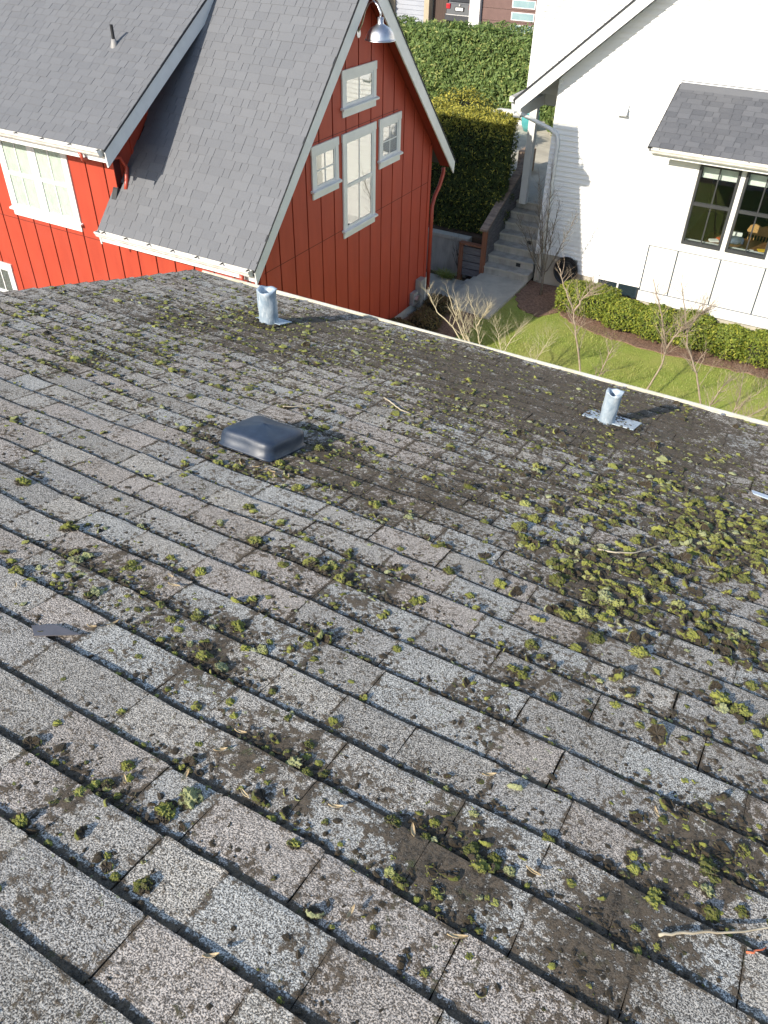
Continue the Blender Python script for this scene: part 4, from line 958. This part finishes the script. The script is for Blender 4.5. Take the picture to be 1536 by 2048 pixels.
def bwin(x0, x1, z0, z1):
    Y = YBy; f = .042
    w = part('window', B(x0, x0+f, Y-.03, Y+.08, z0, z1), 'blackframe', wh)
    part('frame_stile', B(x1-f, x1, Y-.03, Y+.08, z0, z1), 'blackframe', w)
    part('frame_rail', B(x0+f, x1-f, Y-.03, Y+.08, z0, z0+.06), 'blackframe', w); part('frame_rail', B(x0+f, x1-f, Y-.03, Y+.08, z1-f, z1), 'blackframe', w)
    m = (z0+z1)/2+.03; part('meeting_rail', B(x0+f, x1-f, Y-.018, Y+.05, m-.035, m+.025), 'blackframe', w)
    c = (x0+x1)/2
    for a, b in ((z0+.06, m-.035), (m+.025, z1-f)):
        part('muntin', B(c-.012, c+.012, Y-.002, Y+.022, a, b), 'blackframe', w); part('pane', B(x0+f, x1-f, Y+.006, Y+.011, a, b), 'glass', w)
    part('blind', B(x0+f+.01, x1-f-.01, Y+.085, Y+.095, z1-.26, z1-.05), 'blind', w)
    part('inner_sill', B(x0+f, x1-f, Y+.0801, Y+.17, z0-.02, z0+.055), 'trim', w)
for a in (-2.56, -1.71): bwin(a, a+.745, 2.27, 3.785)
# interior
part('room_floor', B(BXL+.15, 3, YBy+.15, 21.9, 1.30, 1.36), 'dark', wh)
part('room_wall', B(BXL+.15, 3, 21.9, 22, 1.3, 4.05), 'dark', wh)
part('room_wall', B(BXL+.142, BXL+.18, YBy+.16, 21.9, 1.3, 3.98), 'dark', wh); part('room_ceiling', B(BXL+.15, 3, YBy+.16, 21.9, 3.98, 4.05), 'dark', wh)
# bay roof
BEY, BEZ = 16.28, 4.03; BS = (4.83-BEZ)/(YW-BEY)
part('roof_deck', slab(BEY+.01, BEZ-.008, YW+.004, 4.83-.008, -3.50, BXR, .07), 'blackshingle_edge', wh)
part('drip_edge', MB().prism([(BEY-.02, BEZ), (YW, 4.836), (YW, 4.80), (BEY-.02, BEZ-.04)], 'x', -3.53, -3.50), 'blackshingle_edge', wh)
part('soffit', B(-3.46, BXR, BEY+.04, YBy-.001, BEZ-.10, BEZ-.08), 'soffit', wh)
part('eave_fascia', B(-3.48, BXR, BEY+.018, BEY+.04, BEZ-.17, BEZ-.02), 'trim', wh)
part('side_fascia', MB().prism([(BEY+.03, BEZ-.04), (YW-.006, 4.78), (YW-.006, 4.62), (BEY+.03, BEZ-.16)], 'x', -3.495, -3.475), 'trim', wh)
part('wall_flashing', MB().prism([(YW-.16, 4.83-.16*BS+.012), (YW-.012, 4.845), (YW-.012, 4.90), (YW-.02, 4.90), (YW-.024, 4.855), (YW-.16, 4.83-.16*BS+.018)], 'x', -3.5, BXR), 'red_roof', wh)
a_, b_, c_ = field(wh, BEY-.02, BEZ+.002, BS, -3.51, .9, 1.78, 'bay_roof', 260)
if a_: part('shingle_field', fast_mesh('shingle_field', np.vstack(a_), np.vstack(b_), np.vstack(c_)), 'bay_roof', wh, stuff=True)
gutter(wh, -3.44, BXR, BEY, BEZ-.005, 9)
# furniture behind the bay glass
MAT['brownwood'] = simple('brown_table_top', (.20, .095, .04), (.14, .065, .028), 8, .4, stretch=(1, 6, 1))
MAT['honey'] = simple('honey_chair_wood', (.52, .30, .12), (.42, .23, .09), 9, .4)
tb = thing('dining_table', 'brown wooden dining table inside behind the black framed windows', 'table', (-1.4, 17.5, 1.36))
part('tabletop', B(-2.25, -.4, 17.3, 18.1, 2.07, 2.11), 'brownwood', tb)
for x, y in ((-2.15, 17.4), (-.5, 17.4), (-2.15, 18.0), (-.5, 18.0)): part('leg', B(x-.04, x+.04, y-.04, y+.04, 1.361, 2.07), 'brownwood', tb)
ch = thing('dining_chair', 'honey coloured wooden spindle back chair behind the dining table', 'chair', (-1.12, 18.25, 1.36))
part('seat', B(-1.54, -1.06, 18.12, 18.5, 1.76, 1.80), 'honey', ch)
for x, y in ((-1.5, 18.15), (-1.1, 18.15), (-1.5, 18.46), (-1.1, 18.46)): part('leg', B(x-.02, x+.02, y-.02, y+.02, 1.361, 1.76), 'honey', ch)
part('top_rail', MB().prism([(-1.56, 2.26), (-1.52, 2.36), (-1.42, 2.40), (-1.30, 2.355), (-1.18, 2.40), (-1.08, 2.36), (-1.04, 2.26), (-1.09, 2.18), (-1.51, 2.18)], 'y', 18.20, 18.245), 'honey', ch)
for i in range(8): part('spindle', MB().tube([(-1.49+i*.055, 18.22, 1.80), (-1.51+i*.06, 18.222, 2.19)], .011, 8), 'honey', ch)
MAT['jacket'] = simple('blue_grey_cloth', (.10, .13, .20), (.05, .065, .10), 9, .9, .5, 12)
MAT['yellow'] = simple('yellow_paper', (.75, .50, .05), (.7, .45, .04), 9, .6); MAT['paper'] = simple('white_paper', (.78, .78, .76), (.7, .7, .69), 9, .6)
MAT['orangebook'] = simple('orange_red_cover', (.62, .13, .05), (.5, .1, .04), 9, .5); MAT['teal'] = simple('teal_glaze', (.10, .38, .37), (.07, .30, .31), 4, .3)
V_, F_ = ico(2); V_ = V_*np.array((.17, .13, .10))*(1+.25*wob(V_, 4, 2))[:, None]; V_[:, 2] = np.maximum(V_[:, 2], -.03)
mb = MB().add((V_+np.array((-1.68, 17.72, 2.145))).tolist(), F_.tolist()); single('jacket', mb, 'jacket', 'crumpled blue grey jacket lying on the dining table', 'jacket', (-1.68, 17.72, 2.12), smooth=True)
def flatbook(c, w, d, h, a, mat, label, name, cat, z):
    ca, sa = math.cos(a), math.sin(a); P = [(c[0]+x*ca-y*sa, c[1]+x*sa+y*ca) for x, y in ((-w, -d), (w, -d), (w, d), (-w, d))]
    return single(name, MB().prism(P, 'z', z, z+h), mat, label, cat, (c[0], c[1], z))
flatbook((-2.08, 17.58), .09, .06, .03, .5, 'paper', 'white open book near the window on the dining table', 'book', 'book', 2.111)
flatbook((-1.98, 17.80), .07, .05, .025, .9, 'orangebook', 'orange covered book on the table behind the white book', 'book', 'book', 2.111)
flatbook((-1.10, 17.56), .10, .07, .012, .35, 'yellow', 'yellow paper sheet on the dining table below the chair', 'paper', 'paper', 2.111)
flatbook((-1.30, 17.42), .04, .03, .02, .2, 'paper', 'small white dish beside the yellow paper', 'dish', 'dish', 2.111)
flatbook((-1.74, 18.02), .13, .03, .13, .1, 'paper', 'white box standing behind the blue grey jacket', 'box', 'box', 2.111)

# hose pot by the foundation
hp = thing('hose_reel', 'round black garden hose coil hanging on the white house foundation', 'hose reel', (-5.14, 17.88, .72))
def wall_disc(prof, c, n=32):
    mb = MB(); k = len(prof)
    for r, d in prof:
        for j in range(n): mb.v.append((c[0]+r*math.cos(2*math.pi*j/n), c[1]-d, c[2]+r*1.12*math.sin(2*math.pi*j/n))); mb.t.append((0, 0, 0))
    mb.f += [(i*n+j, i*n+(j+1) % n, (i+1)*n+(j+1) % n, (i+1)*n+j) for i in range(k-1) for j in range(n)]
    return mb
part('reel', wall_disc([(.0, .04), (.2, .04), (.24, .05), (.275, .13), (.29, .135), (.295, .12), (.27, .03), (.26, .0)], (-5.14, 17.90, .74)), 'black', hp, smooth=True)
for i in range(7):
    rr_ = .235-.026*i; part('hose_coil', MB().tube([(-5.14+rr_*math.cos(t)+.012*math.sin(3*t+i), 17.90-.075-.016*(i % 3), .74+rr_*1.1*math.sin(t)-(.05*max(0, -math.sin(t)) if i < 3 else 0)) for t in np.linspace(0, 6.28, 24)], .0135, 6), 'black' if i % 2 else 'blackframe', hp, smooth=True)
# ================================================================== VEGETATION
def leaf_cloud(n, P, N, size, jit=.7, droop=0, elong=1.6, tipf=None, shade=None):
    # quads of leaf size at P, facing roughly N
    d = N+rng.normal(0, jit, (n, 3)); d /= np.linalg.norm(d, axis=1)[:, None]
    u = np.cross(d, rng.normal(0, 1, (n, 3))); u /= np.linalg.norm(u, axis=1)[:, None]+1e-9
    if droop: u[:, 2] += droop; u /= np.linalg.norm(u, axis=1)[:, None]
    w = np.cross(d, u); w /= np.linalg.norm(w, axis=1)[:, None]+1e-9
    s = size*rng.uniform(.6, 1.4, n)[:, None]
    V = np.empty((n, 4, 3)); V[:, 0] = P-u*s*elong; V[:, 1] = P+w*s*.55+d*s*.12; V[:, 2] = P+u*s*elong; V[:, 3] = P-w*s*.55+d*s*.12
    r = rng.random(n) if shade is None else np.clip(shade+rng.normal(0, .22, n), 0, 1)
    tip = np.zeros(n) if tipf is None else tipf
    T = np.repeat(np.c_[r, tip, np.zeros(n)], 4, axis=0)
    return V.reshape(-1, 3), np.arange(n*4).reshape(-1, 4), T
def box_hedge(root, x0, x1, y0, y1, z0, z1, n, size, mat, rough=.10, jit=.8, tips=.12, droop=.0, faces='fts', elong=1.6, freq=2.4):
    A = {'f': (x1-x0)*(z1-z0), 't': (x1-x0)*(y1-y0), 's': (y1-y0)*(z1-z0), 'l': (y1-y0)*(z1-z0)}
    tot = sum(A[f] for f in faces); Vs, Fs, Ts = [], [], []; nb = 0; off_ = np.array(ROOT[root.name])
    for f in faces:
        m = int(n*A[f]/tot); a, b = rng.random(m), rng.random(m)
        if f == 'f': P = np.c_[x0+(x1-x0)*a, np.full(m, y0), z0+(z1-z0)*b]; N = np.tile((0, -1, .25), (m, 1))
        elif f == 't': P = np.c_[x0+(x1-x0)*a, y0+(y1-y0)*b, np.full(m, z1)]; N = np.tile((0, 0, 1.), (m, 1))
        elif f == 's': P = np.c_[np.full(m, x1), y0+(y1-y0)*a, z0+(z1-z0)*b]; N = np.tile((1., 0, .25), (m, 1))
        else: P = np.c_[np.full(m, x0), y0+(y1-y0)*a, z0+(z1-z0)*b]; N = np.tile((-1., 0, .25), (m, 1))
        lump = wob(P, freq, 4)+.6*wob(P, freq*2.6, 11)
        P = P+N*(rough*lump+rng.uniform(-rough*1.3, rough*.5, m))[:, None]
        tip = (rng.random(m) < (tips(P) if callable(tips) else tips))*rng.uniform(.4, 1, m)
        V, F, T = leaf_cloud(m, P, N, size, jit, droop, elong, tip)
        Vs.append(V); Fs.append(F+nb); Ts.append(T); nb += len(V)
    part('foliage', fast_mesh('foliage', np.vstack(Vs)-off_, np.vstack(Fs), np.vstack(Ts)), mat, root)
    e = rough*1.6
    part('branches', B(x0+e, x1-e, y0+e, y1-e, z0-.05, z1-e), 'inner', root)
h1 = thing('hedge', 'dark clipped thuja hedge with top painted sunlit yellow above the concrete retaining wall', 'hedge', (-9.5, 19, .93))
box_hedge(h1, -12.5, -7.18, 18.35, 19.15, .95, 3.62, 46000, .020, 'thuja', .07, .8, lambda P: np.clip((P[:, 2]-3.05)/.45, .10, .75), .6, 'fts', 2.0, 3)  # yellow tips thicken upwards: sunlit band put into the leaf colour
h2 = thing('hedge', 'tall bright green clipped hedge in front of the garages', 'hedge', (-12.5, 28.5, 1.1))
box_hedge(h2, -18, -6.4, 28, 29.1, 1.1, 3.80, 46000, .042, 'laurel', .17, .6, .14, .0, 'ft', 1.7, 2.1)
def round_shrub(root, c, r, n, size, mat, flat=1.0, tips=.15, jit=.6, core=True, rough=.1, seed=0):
    d = rng.normal(0, 1, (n, 3)); d /= np.linalg.norm(d, axis=1)[:, None]; d[:, 2] = np.where(d[:, 2] < -.55, -d[:, 2], d[:, 2])
    lump = 1+rough*wob(d*1.0, 3.2, seed)+rough*.7*wob(d, 8, seed+7)
    e = 3.0; sq = (np.abs(d)**e).sum(1)**(-1/e)
    P = d*(sq*lump*rng.uniform(.86, 1.04, n))[:, None]*np.array(r)+np.array(c)
    tip = (rng.random(n) < tips)*rng.uniform(.4, 1, n)
    V, F, T = leaf_cloud(n, P, d, size, jit, 0, 1.4, tip)
    part('foliage', fast_mesh('foliage', V-np.array(ROOT[root.name]), F, T), mat, root)
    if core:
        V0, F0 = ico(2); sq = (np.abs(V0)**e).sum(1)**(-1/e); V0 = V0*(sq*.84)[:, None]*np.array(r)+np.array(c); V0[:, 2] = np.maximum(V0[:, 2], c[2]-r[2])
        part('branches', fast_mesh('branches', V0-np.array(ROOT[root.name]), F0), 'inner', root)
SHR = [(-4.50, 16.72, .42, 'first box shrub of the row, beside the black hose reel'), (-3.93, 16.66, .44, 'box shrub of the row below the basement window'), (-3.30, 16.42, .46, 'third box shrub of the row, at the bay corner, bulging towards the lawn'),
       (-2.62, 16.38, .47, 'box shrub after the gap at the bay corner'), (-1.88, 16.36, .46, 'box shrub below the first bay window'), (-1.14, 16.36, .47, 'box shrub below the second bay window'), (-.42, 16.34, .46, 'box shrub past the second bay window'), (.34, 16.34, .47, 'last box shrub of the row, furthest from the steps'), (1.1, 16.34, .47, None)]
for i, (x, y, r, lb) in enumerate(SHR):
    if lb is None: continue
    t = thing('box_shrub', 'clipped '+lb, 'shrub', (x, y, G), 'clipped shrubs along the white house')
    hgt = .345+.025*math.sin(i*2.1)
    round_shrub(t, (x, y, G+hgt), (r*.95, .40+.03*math.cos(i*1.7), hgt), 5200, .022, 'boxleaf', tips=.22, jit=.75, rough=.09, seed=i)
t = thing('shrub', 'rounded yellow green conifer bush between the two hedges', 'shrub', (-10.2, 22.5, .95)); round_shrub(t, (-10.25, 22.5, 2.0), (.95, .7, 1.2), 6500, .03, 'thuja', tips=.55, rough=.1, seed=3)
t = thing('shrub', 'broad leaved green shrub seen past the porch post', 'shrub', (-7.9, 25.5, 1.6)); round_shrub(t, (-7.7, 25.6, 2.2), (.9, .7, .75), 2200, .075, 'shrubleaf', tips=.2, jit=.9, rough=.2, seed=8)
for (x, y, r, lb) in ((-7.12, 15.12, .30, 'brown heather mound at the red house corner beside the drain pipe'), (-6.98, 14.25, .36, 'wide brown heather mound in the mulch below the meter'), (-7.25, 13.55, .30, 'low brown heather mound close to the red wall foundation')):
    t = thing('heather_shrub', lb, 'shrub', (x, y, G), 'brown heather mounds by the red wall'); round_shrub(t, (x, y, G+.16), (r, r*.9, .19), 3000, .016, 'heather', tips=.2, jit=1.2, rough=.2, seed=int(x*-10))
# grass tuft
t = thing('grass_tuft', 'arching green grass tuft at the foot of the retaining wall', 'grass plant', (-8.1, 17.55, .02)); mb = MB()
for i in range(260):
    a = rng.uniform(0, 6.28); L_ = rng.uniform(.22, .46); bx, by = -8.08+rng.normal(0, .10), 17.5+rng.normal(0, .05); tn = rng.random()
    pts_ = []
    for q in range(4):
        u = q/3; pts_.append((bx+math.cos(a)*L_*u*.8, by+math.sin(a)*L_*u*.6-.05*u, .03+L_*(u*1.1-.75*u*u)))
    w_ = .006; px, py2 = -math.sin(a)*w_, math.cos(a)*w_; vs = []
    for q, p in enumerate(pts_):
        f = 1-q/3.2; vs += [(p[0]-px*f, p[1]-py2*f, p[2]), (p[0]+px*f, p[1]+py2*f, p[2])]
    mb.add(vs, [(2*q, 2*q+1, 2*q+3, 2*q+2) for q in range(3)], [(tn, .5 if tn > .7 else 0, 0)]*8)
part('blades', mb, 'grassblade', t)
# bare trees
def grow(mb, p, d, L, r, lev, rd, n=5, spread=.6, up=.25):
    k = 5; P = [Vector(p)]; dd = Vector(d).normalized()
    for i in range(k):
        dd = (dd+Vector((rd.gauss(0, .10), rd.gauss(0, .10), rd.gauss(0, .06)+up*.12))).normalized(); P.append(P[-1]+dd*L/k)
    mb.tube(P, [r*(1-.62*i/k) for i in range(k+1)], n)
    if lev > 0:
        m = rd.randint(2, 4)
        for j in range(m):
            i = rd.randint(2, k); q = P[i]; az_ = rd.uniform(0, 6.28); nd = (dd+Vector((math.cos(az_), math.sin(az_), rd.uniform(-.1, .6)))*spread).normalized()
            grow(mb, q, nd, L*rd.uniform(.45, .7), r*.5*(1-.3*i/k), lev-1, rd, 4 if lev > 1 else 3, spread, up)
def stem_tree(root, pts, r0, r1, mat, rd, twigs, tl, lev=1, trunk='trunk', spread=.75):
    P = []
    pv = [Vector(p) for p in pts]
    for i in range(len(pv)-1):
        for k_ in range(5): P.append(pv[i].lerp(pv[i+1], k_/5)+Vector((rd.gauss(0, .006), rd.gauss(0, .006), 0)))
    P.append(pv[-1]); n = len(P)
    part(trunk, MB().tube(P, [1.0*(r0+(r1-r0)*i/(n-1)) for i in range(n)], 7), mat, root, smooth=True)
    mb = MB()
    for j in range(int(twigs*1.7)):
        i = rd.randint(int(n*.32), n-1); az_ = rd.uniform(0, 6.28); ax = (P[min(i+1, n-1)]-P[max(i-1, 0)]).normalized()
        dd = (ax*.8+Vector((math.cos(az_), math.sin(az_), .25))*spread).normalized(); rr = r0+(r1-r0)*i/(n-1)
        grow(mb, P[i], dd, tl*rd.uniform(.5, 1.25)*(1.1-.5*i/n), min(rr*.5, .0052), lev, rd)
    return mb
def sapling(label, stems, mat, seed, twigs=16, tl=.42, r=.016, lev=2, name='bare_sapling'):
    rd = random.Random(seed); b = stems[0][0]
    t = thing(name, label, 'tree', b, 'leafless saplings between the mossy roof and the lawn')
    tw = MB()
    for sidx, s_ in enumerate(stems):
        m = stem_tree(t, s_, r, r*.35, mat, rd, twigs, tl, lev, 'trunk' if sidx == 0 else 'stem'); nb_ = len(tw.v); tw.v += m.v; tw.t += m.t; tw.f += [tuple(nb_+i for i in f) for f in m.f]
    part('branches', tw, mat, t, stuff=True)
sapling('pale leafless sapling leaning towards the electric meter', [[(-4.15, 11.5, G), (-4.62, 11.5, 1.35), (-5.12, 11.5, 1.93), (-5.42, 11.5, 2.12), (-5.62, 11.5, 2.42)], [(-4.62, 11.5, 1.35), (-5.0, 11.55, 1.9), (-5.28, 11.6, 2.42)], [(-4.6, 11.5, 1.4), (-4.86, 11.45, 1.95), (-5.04, 11.4, 2.44)]], 'bark_pale', 3, 11, .30, .017)
sapling('pale leafless sapling with forked crown in front of the concrete slab', [[(-4.35, 11.6, G), (-4.6, 11.6, 1.6), (-4.72, 11.6, 1.98), (-4.80, 11.6, 2.25), (-4.92, 11.6, 2.5)], [(-4.72, 11.6, 1.98), (-4.62, 11.58, 2.2), (-4.52, 11.55, 2.42)]], 'bark_pale', 5, 13, .30, .013)
sapling('small pale forked sapling over the shaded lawn corner', [[(-4.1, 11.5, G), (-4.18, 11.5, 1.62), (-4.26, 11.5, 1.95), (-4.36, 11.5, 2.15)], [(-4.18, 11.5, 1.62), (-4.05, 11.5, 1.95), (-3.88, 11.45, 2.25)]], 'bark_pale', 8, 12, .30, .012)
sapling('thin leafless sapling with fine twigs over the shadow edge on lawn', [[(-3.5, 11.4, G), (-3.60, 11.4, 1.6), (-3.66, 11.4, 1.95)], [(-3.60, 11.4, 1.6), (-3.45, 11.4, 2.0), (-3.33, 11.35, 2.3)]], 'bark_pale', 9, 14, .32, .008)
sapling('tall straight leafless sapling rising before the first box shrub', [[(-2.45, 11.5, G), (-2.78, 11.5, 1.62), (-2.98, 11.5, 2.3), (-3.12, 11.5, 2.75), (-3.30, 11.5, 3.05), (-3.42, 11.5, 3.32)], [(-2.5, 11.45, .9), (-2.5, 11.4, 1.7), (-2.35, 11.35, 2.35)], [(-3.08, 11.5, 2.7), (-2.98, 11.48, 2.95), (-2.84, 11.45, 3.18)]], 'bark_red', 12, 13, .34, .019)
sapling('leafless sapling bending upward across the middle of the shrub row', [[(-1.95, 11.5, G), (-1.76, 11.5, 1.6), (-1.60, 11.5, 2.15), (-1.60, 11.5, 2.5), (-1.78, 11.5, 2.95), (-2.02, 11.5, 3.46)], [(-1.6, 11.5, 2.45), (-1.5, 11.45, 2.75), (-1.42, 11.42, 2.95)]], 'bark_red', 14, 15, .33, .018)
sapling('reddish many stemmed leafless sapling before the bay foundation', [[(-.6, 11.5, G), (-.86, 11.5, 1.66), (-1.08, 11.5, 2.2), (-1.31, 11.5, 2.6), (-1.46, 11.5, 3.05), (-1.62, 11.5, 3.48)], [(-.7, 11.45, 1.1), (-.75, 11.4, 1.8), (-.6, 11.4, 2.35)], [(-1.38, 11.5, 2.8), (-1.3, 11.5, 3.05), (-1.2, 11.5, 3.2)]], 'bark_red', 16, 14, .34, .018)
sapling('low wide leafless sapling nearest the end of the gutter', [[(-.45, 11.45, G), (-.44, 11.45, 1.55), (-.32, 11.45, 1.95), (-.12, 11.4, 2.3)], [(-.44, 11.45, 1.55), (-.4, 11.5, 1.95), (-.45, 11.55, 2.35)], [(-.44, 11.45, 1.5), (-.2, 11.45, 1.75), (.1, 11.45, 2.1)]], 'bark_red', 18, 12, .36, .012)
rd = random.Random(21); tr = thing('bare_tree', 'many stemmed leafless young tree in mulch beside the concrete steps', 'tree', (-5.46, 17.2, G)); tw = MB()
TIPS = [(-6.2, 17.0, 2.05), (-5.93, 17.25, 2.95), (-5.66, 17.3, 3.02), (-5.78, 17.1, 2.7), (-5.35, 17.2, 2.45), (-4.88, 17.05, 2.32), (-5.95, 17.15, 1.75)]
part('trunk', MB().tube([(-5.46, 17.2, G-.02), (-5.47, 17.2, .55), (-5.48, 17.2, .86)], [.036, .03, .028], 8), 'bark_grey', tr, smooth=True)
for i, tp in enumerate(TIPS):
    s0 = Vector((-5.48, 17.2, .70+.03*(i % 4))); e_ = Vector(tp); md = s0.lerp(e_, .45)+Vector((0, 0, -.12 if abs(e_.x+5.5) > .4 else .05))
    m = stem_tree(tr, [s0, s0.lerp(md, .5), md, md.lerp(e_, .5), e_], .017, .005, 'bark_grey', rd, 20, .34, 1, 'stem', .6); nb_ = len(tw.v); tw.v += m.v; tw.t += m.t; tw.f += [tuple(nb_+q for q in f) for f in m.f]
part('branches', tw, 'bark_grey', tr, stuff=True)
t = thing('dry_plant', 'dark wiry dry plant against the retaining wall end', 'plant', (-7.95, 17.8, .05)); tw = MB(); rd = random.Random(4)
for i in range(16): grow(tw, (-7.85+rd.gauss(0, .04), 17.78, .05), (rd.gauss(-.1, .22), -.05, 1), rd.uniform(.5, .85), .006, 1, rd, 4, .35)
part('stems', tw, 'inner', t, stuff=True)

# ================================================================== BEYOND
pot = thing('plant_pot', 'large teal glazed pot on the upper terrace behind the porch post', 'pot', (-9.3, 25.6, 1.58)); part('pot', MB().lathe([(.0, .0), (.18, .0), (.27, .2), (.29, .42), (.26, .52), (.28, .55), (.24, .55), (.23, .45), (.0, .4)], (-9.45, 26.0, 1.58), 24), 'teal', pot, smooth=True)
single('garden_wall', MB().prism([(-10.9, 25.75), (-10.75, 26.6), (-9.75, 26.7), (-9.75, 26.55), (-10.62, 26.45), (-10.75, 25.72)][::-1], 'z', 1.581, 1.98), 'white', 'low pale garden wall around a raised bed behind the hedge', 'wall', (-10.5, 26.2, 1.58))
single('garden_wall', MB().prism([(-8.9, 26.2), (-8.4, 25.8), (-7.6, 25.6), (-7.6, 25.75), (-8.35, 25.95), (-8.8, 26.35)], 'z', 1.582, 2.15), 'concrete', 'curved beige garden wall beside the teal pot', 'wall', (-8.2, 26, 1.58))
single('planter_box', MB().box(-8.05, -7.74, 21.55, 22.05, 1.581, 2.15), 'wood', 'brown timber planter box on the terrace behind the porch post', 'planter', (-8.1, 22.7, 1.58))
YG = 46
MAT['garage'] = simple('mauve_brown_garage_panel', (.16, .095, .085), (.14, .082, .074), 2, .5); MAT['pane_teal'] = simple('pale_teal_glass', (.28, .40, .42), (.22, .34, .37), 1.2, .2, spec=.8)
gg = thing('garage', 'brown panelled garage door with frosted window panes and white pillar', 'garage', (-19, 46, 1.15))
part('wall', B(-20.2, -12, YG+.15, YG+6, 1.1, 4.6), 'white', gg)
part('pillar', B(-20.85, -20.25, YG-.2, YG+.6, 1.1, 4.6), 'white', gg)
for i in range(5):
    z0 = 1.2+.56*i; part('door_panel', B(-20.2, -16.6, YG+.05, YG+.149, z0, z0+.545), 'garage', gg)
    part('window', B(-18.5, -17.2, YG+.02, YG+.06, z0+.09, z0+.46), 'paper', gg); part('pane', B(-18.45, -17.25, YG+.01, YG+.03, z0+.13, z0+.43), 'pane_teal', gg)
g3 = thing('garage', 'grey lap sided garage with tan corner trim beyond the hedge', 'garage', (-25, 46, 1.15))
MAT['greysiding'] = simple('blue_grey_siding', (.36, .38, .43), (.32, .34, .39), 2, .6); MAT['tan'] = simple('tan_trim', (.42, .36, .26), (.38, .32, .23), 3, .6); MAT['brownfence'] = simple('dark_brown_fence', (.085, .055, .045), (.06, .04, .032), 5, .8, stretch=(5, 5, .3))
part('wall', B(-25.6, -23.75, YG+.2, YG+5, 1.1, 4.4), 'greysiding', g3); part('corner_trim', B(-23.75, -23.45, YG+.1, YG+5, 1.1, 4.4), 'tan', g3); part('corner_trim', B(-25.95, -25.6, YG+.1, YG+5, 1.1, 4.4), 'tan', g3)
for i in range(14): part('lap_board', B(-25.59, -23.76, YG+.175-.005*(i % 2), YG+.199, 1.2+.22*i, 1.2+.22*i+.205), 'greysiding', g3)
single('wood_fence', B(-23.4, -22.55, YG+.6, YG+.7, 1.1, 3.4), 'brownfence', 'dark brown timber fence between grey garage and parked car', 'fence', (-23, YG+.65, 1.15))
single('wood_fence', MB().prism([(-13.2, 1.1), (-17.1, 1.1), (-17.1, 1.7), (-16.4, 2.05), (-13.2, 2.2)], 'y', 38.2, 38.3), 'wood', 'low weathered timber fence below the brown garage door', 'fence', (-15, 38.2, 1.15))
t = thing('shrub', 'orange red shrub at the corner of the grey garage', 'shrub', (-26.2, 45.5, 1.15)); MAT['orangeleaf'] = leaf_mat('orange_leaf', (.35, .10, .04), (.55, .2, .08), (.6, .25, .1)); round_shrub(t, (-26.3, 45.5, 2.0), (.5, .5, 1.2), 900, .08, 'orangeleaf', rough=.2)
# parked car
MAT['carpaint'] = simple('dark_grey_car_paint', (.055, .06, .07), (.05, .055, .064), 1, .25, spec=.6); MAT['taillight'] = simple('red_tail_light', (.45, .03, .04), (.35, .02, .03), 5, .2); MAT['tyre'] = simple('tyre_rubber', (.02, .02, .02), (.015, .015, .015), 5, .9)
car = thing('parked_car', 'dark grey sport utility car parked with its tailgate facing the hedge', 'car', (-21.65, 47, 1.15))
cx0, cx1, cy0 = -22.52, -20.87, YG+.35
part('body', MB().prism([(cy0+.05, 1.45), (cy0, 1.8), (cy0+.08, 2.32), (cy0+.75, 2.42), (cy0+4.4, 2.2), (cy0+4.5, 1.5)], 'x', cx0, cx1), 'carpaint', car, bevel=.06)
part('cabin', MB().hexa([(cx0+.05, cy0+.1, 2.3), (cx1-.05, cy0+.1, 2.3), (cx1-.05, cy0+3.4, 2.25), (cx0+.05, cy0+3.4, 2.25), (cx0+.2, cy0+.5, 2.92), (cx1-.2, cy0+.5, 2.92), (cx1-.2, cy0+2.6, 2.92), (cx0+.2, cy0+2.6, 2.92)]), 'carpaint', car, bevel=.05)
part('rear_window', MB().hexa([(cx0+.18, cy0+.105, 2.40), (cx1-.18, cy0+.105, 2.40), (cx1-.18, cy0+.14, 2.40), (cx0+.18, cy0+.14, 2.40), (cx0+.28, cy0+.42, 2.84), (cx1-.28, cy0+.42, 2.84), (cx1-.28, cy0+.46, 2.84), (cx0+.28, cy0+.46, 2.84)]), 'black', car)
for x in (cx0, cx1-.27): part('tail_light', B(x+.01, x+.26, cy0-.012, cy0+.1, 2.05, 2.30), 'taillight', car, bevel=.03)
part('number_plate', B(-21.92, -21.48, cy0-.02, cy0+.03, 2.0, 2.14), 'paper', car); part('plate_frame', B(-21.97, -21.43, cy0-.014, cy0+.03, 1.97, 2.17), 'black', car)
part('emblem', MB().tube([(-21.7, cy0+.05, 2.26), (-21.7, cy0+.0, 2.26)], .045, 14), 'galv', car)
part('bumper', B(cx0-.02, cx1+.02, cy0-.08, cy0+.2, 1.48, 1.84), 'carpaint', car, bevel=.05); part('bumper_trim', B(cx0+.1, cx1-.1, cy0-.095, cy0-.07, 1.78, 1.82), 'galv', car)
for x in (cx0+.02, cx1-.24):
    for y in (cy0+.8, cy0+3.6):
        w = part('wheel', MB().tube([(x, y, 1.47), (x+.22, y, 1.47)], .33, 20), 'tyre', car); part('rim', MB().tube([(x-.01, y, 1.47), (x+.23, y, 1.47)], .2, 16), 'galv', w)
